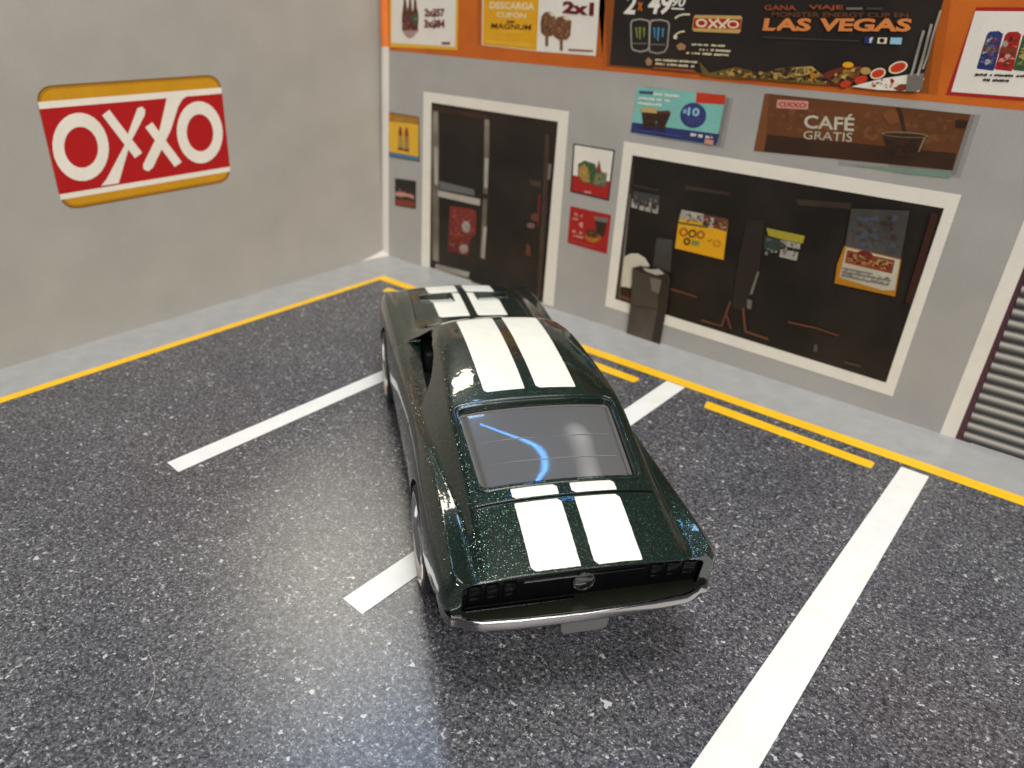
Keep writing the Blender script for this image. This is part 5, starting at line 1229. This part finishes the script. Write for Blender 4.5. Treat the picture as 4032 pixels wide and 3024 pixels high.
# ---- tail: lamps, filler cap, ridge, bumper
for sgn in (-1, 1):
    for k in range(3):
        bm = bmesh.new()
        v = sgn * (6.7 + k * 1.55)
        bm_box(bm, -15.46, v - 0.62, 9.9, -15.0, v + 0.62, 11.8, 0.12, 3); tail_shear(bm)
        lamp = bm_obj('tail_light', bm, M_BLACK, car, angle=40)
        for zz in (10.3, 10.95, 11.6):
            bm = bmesh.new(); bm_box(bm, -15.51, v - 0.48, zz - 0.2, -15.4, v + 0.48, zz + 0.2, 0.04, 2); tail_shear(bm)
            bm_obj('lens_rib', bm, M_BLACK, lamp, angle=40)
bm = bmesh.new(); bm_box(bm, -15.46, -5.6, 11.55, -15.0, 5.6, 11.75, 0.09, 2); tail_shear(bm)
bm_obj('panel_ridge', bm, M_BLACK2, car, angle=40)
def lathe(prof, n, axis_pt, name, mat, parent, axis='y', close=False, smooth=True):
    V = []; F = []
    for i in range(n):
        a = 2 * math.pi * i / n
        for r, t in prof:
            if axis == 'y': V.append((axis_pt[0] + r * math.cos(a), axis_pt[1] + t, axis_pt[2] + r * math.sin(a)))
            else: V.append((axis_pt[0] + t, axis_pt[1] + r * math.cos(a), axis_pt[2] + r * math.sin(a)))
    k = len(prof)
    for i in range(n):
        for j in range(k - 1 if not close else k):
            a = i * k + j; b = i * k + (j + 1) % k; c = ((i + 1) % n) * k + (j + 1) % k; d = ((i + 1) % n) * k + j
            F.append((a, b, c, d))
    o = mesh_obj(name, V, F, mat, parent, smooth=smooth)
    o.data.set_sharp_from_angle(angle=rad(38))
    bmx = bmesh.new(); bmx.from_mesh(o.data); bmesh.ops.recalc_face_normals(bmx, faces=bmx.faces); bmx.to_mesh(o.data); bmx.free()
    return o
cap = lathe([(0.0, -0.62), (0.55, -0.62), (0.85, -0.55), (0.9, -0.62), (1.0, -0.62), (1.05, -0.5), (1.05, 0.3)], 40, (-14.56, 0.1, 10.95), 'fuel_cap', M_BLACK2, car, axis='x')

plan = [(-11.6, 12.6), (-13.8, 12.55), (-14.9, 12.3), (-15.5, 11.9), (-15.6, 11.2), (-16.1, 10.6), (-16.5, 9.4), (-16.8, 6), (-16.95, 0)]
full = plan + [(u, -v) for u, v in plan[-2::-1]]
inner_edge = [(-11.6, -12.0), (-13.2, -11.4), (-13.6, -9), (-13.6, 9), (-13.2, 11.4), (-11.6, 12.0)]
bm = bmesh.new()
prism(bm, full + inner_edge, 'z', 8.0, 9.0)
bmesh.ops.bevel(bm, geom=[e for e in bm.edges if abs(e.verts[0].co.z - e.verts[1].co.z) < 1e-4], offset=0.16, segments=3, profile=0.6, affect='EDGES')
bump_o = bm_obj('rear_bumper', bm, M_CHROME, car, angle=45)
# painted ledge on top of it, set back from the bright rim
def inset(poly, d):
    out = []
    for i, (u, v) in enumerate(poly):
        out.append((u + d, v * (1 - d / 13.0)))
    return out
bm = bmesh.new()
prism(bm, inset(full, 0.3) + [(-11.6, -12.0), (-11.6, 12.0)], 'z', 8.6, 9.03)
bm_obj('bumper_ledge', bm, M_LEDGE, car)

# ---- nose: bumper, headlights, grille bar
fplan = [(53.5, 12.75), (56.0, 12.7), (58.0, 12.2), (59.0, 10.8), (59.4, 6), (59.5, 0)]
ffull = fplan + [(u, -v) for u, v in fplan[-2::-1]]
bm = bmesh.new()
prism(bm, ffull + [(53.5, -12.0), (57.2, -11.0), (57.2, 11.0), (53.5, 12.0)], 'z', 6.3, 7.3)
bmesh.ops.bevel(bm, geom=[e for e in bm.edges if abs(e.verts[0].co.z - e.verts[1].co.z) < 1e-4], offset=0.16, segments=3, profile=0.6, affect='EDGES')
bm_obj('front_bumper', bm, M_CHROME, car, angle=45)
for sgn in (-1, 1):
    lathe([(0.0, 0.35), (0.6, 0.3), (1.05, 0.1), (1.2, 0.18), (1.3, 0.0), (1.3, -1.2)], 32, (58.45, sgn * 10.1, 9.0), 'headlight', M_RIM, car, axis='x')
bm = bmesh.new(); bm_box(bm, 57.0, -8.2, 9.0, 57.9, 8.2, 9.25, 0.08, 2)
bm_obj('grille_bar', bm, M_CHROME, car, angle=40)

# ---- underside
bm = bmesh.new()
prism(bm, [(-13.6, 7.8), (-9, 6.2), (-6.8, 3.4), (6.5, 2.6), (36, 2.6), (48, 3.2), (57, 5), (57, 7.5), (-13.6, 8.2)], 'y', -9.0, 9.0)
base = bm_obj('chassis', bm, M_DARK, car)
bm = bmesh.new()
prism(bm, [(-2.3, 8.1), (2.3, 8.1), (2.2, 6.5), (1.9, 6.1), (-1.75, 6.1), (-2.15, 6.5)], 'x', -16.2, -12.5)
bm_obj('tow_mount', bm, M_GREY, car)
for v in (-3.6, 8.9):
    lathe([(0.0, -0.5), (0.26, -0.5), (0.4, -0.3), (0.4, 1.5)], 18, (-15.2, v, 7.35), 'exhaust_tip', M_GREY, car, axis='x')

# ---- wheels
def wheel(u, r, sgn):
    W = empty('wheel'); W.parent = car; W.location = Vector((u, sgn * 13.0, r)) * S
    t = lambda x: -sgn * x          # depth inwards from the outer face
    lathe([(r - 1.0, t(0.25)), (r - 0.75, t(0.02)), (r - 0.3, t(0.10)), (r - 0.06, t(0.35)), (r, t(0.7)), (r, t(3.4)), (r - 0.4, t(3.8)), (r - 1.4, t(3.8))], 56, (0, 0, 0), 'tyre', M_TYRE, W)
    rim = lathe([(r - 0.95, t(0.22)), (r - 0.85, t(0.0)), (r - 1.1, t(-0.06)), (r - 1.35, t(0.12)), (r - 1.5, t(0.6))], 48, (0, 0, 0), 'rim', M_RIM, W)
    lathe([(r - 1.5, t(0.55)), (r - 1.6, t(1.8)), (0.0, t(2.0))], 40, (0, 0, 0), 'barrel', M_DARK, rim)
    hub = lathe([(0.0, t(0.25)), (0.7, t(0.3)), (0.95, t(0.6)), (1.0, t(2.3))], 24, (0, 0, 0), 'hub', M_RIM, rim)
    for k in range(5):
        a = 2 * math.pi * k / 5 + 0.3
        bmx = bmesh.new()
        bm_box(bmx, 0.6, min(t(0.35), t(1.1)), -0.38, r - 1.4, max(t(0.35), t(1.1)), 0.38, 0.12, 2)
        bmesh.ops.rotate(bmx, verts=bmx.verts, cent=(0, 0, 0), matrix=Matrix.Rotation(a, 3, 'Y'))
        bm_obj('spoke', bmx, M_RIM, rim, angle=40)
    return W
for sgn in (1, -1):
    wheel(0.0, 5.7, sgn)
    wheel(42.0, 5.4, sgn)

# ---- a stray hair lying on the mat
pts = [(75.4, -98.9), (77.6, -99.3), (79.3, -100.4), (80.6, -101.2), (81.2, -102.3)]
cu = bpy.data.curves.new('hair_fibre', 'CURVE'); cu.dimensions = '3D'; cu.bevel_depth = 0.0035; cu.bevel_resolution = 1
sp = cu.splines.new('NURBS'); sp.points.add(len(pts) - 1); sp.use_endpoint_u = True; sp.order_u = 4
for i, (x, y) in enumerate(pts):
    sp.points[i].co = (x * S, y * S, 0.016, 1)
ho = bpy.data.objects.new('hair_fibre', cu); COL.objects.link(ho)
dg = bpy.context.evaluated_depsgraph_get()
me = bpy.data.meshes.new_from_object(ho.evaluated_get(dg))
bpy.data.objects.remove(ho)
me.materials.append(MATS['silver'])
hair = bpy.data.objects.new('hair_fibre', me); COL.objects.link(hair)
setp(hair, 'thin pale curved hair lying on the dark parking mat', 'hair')
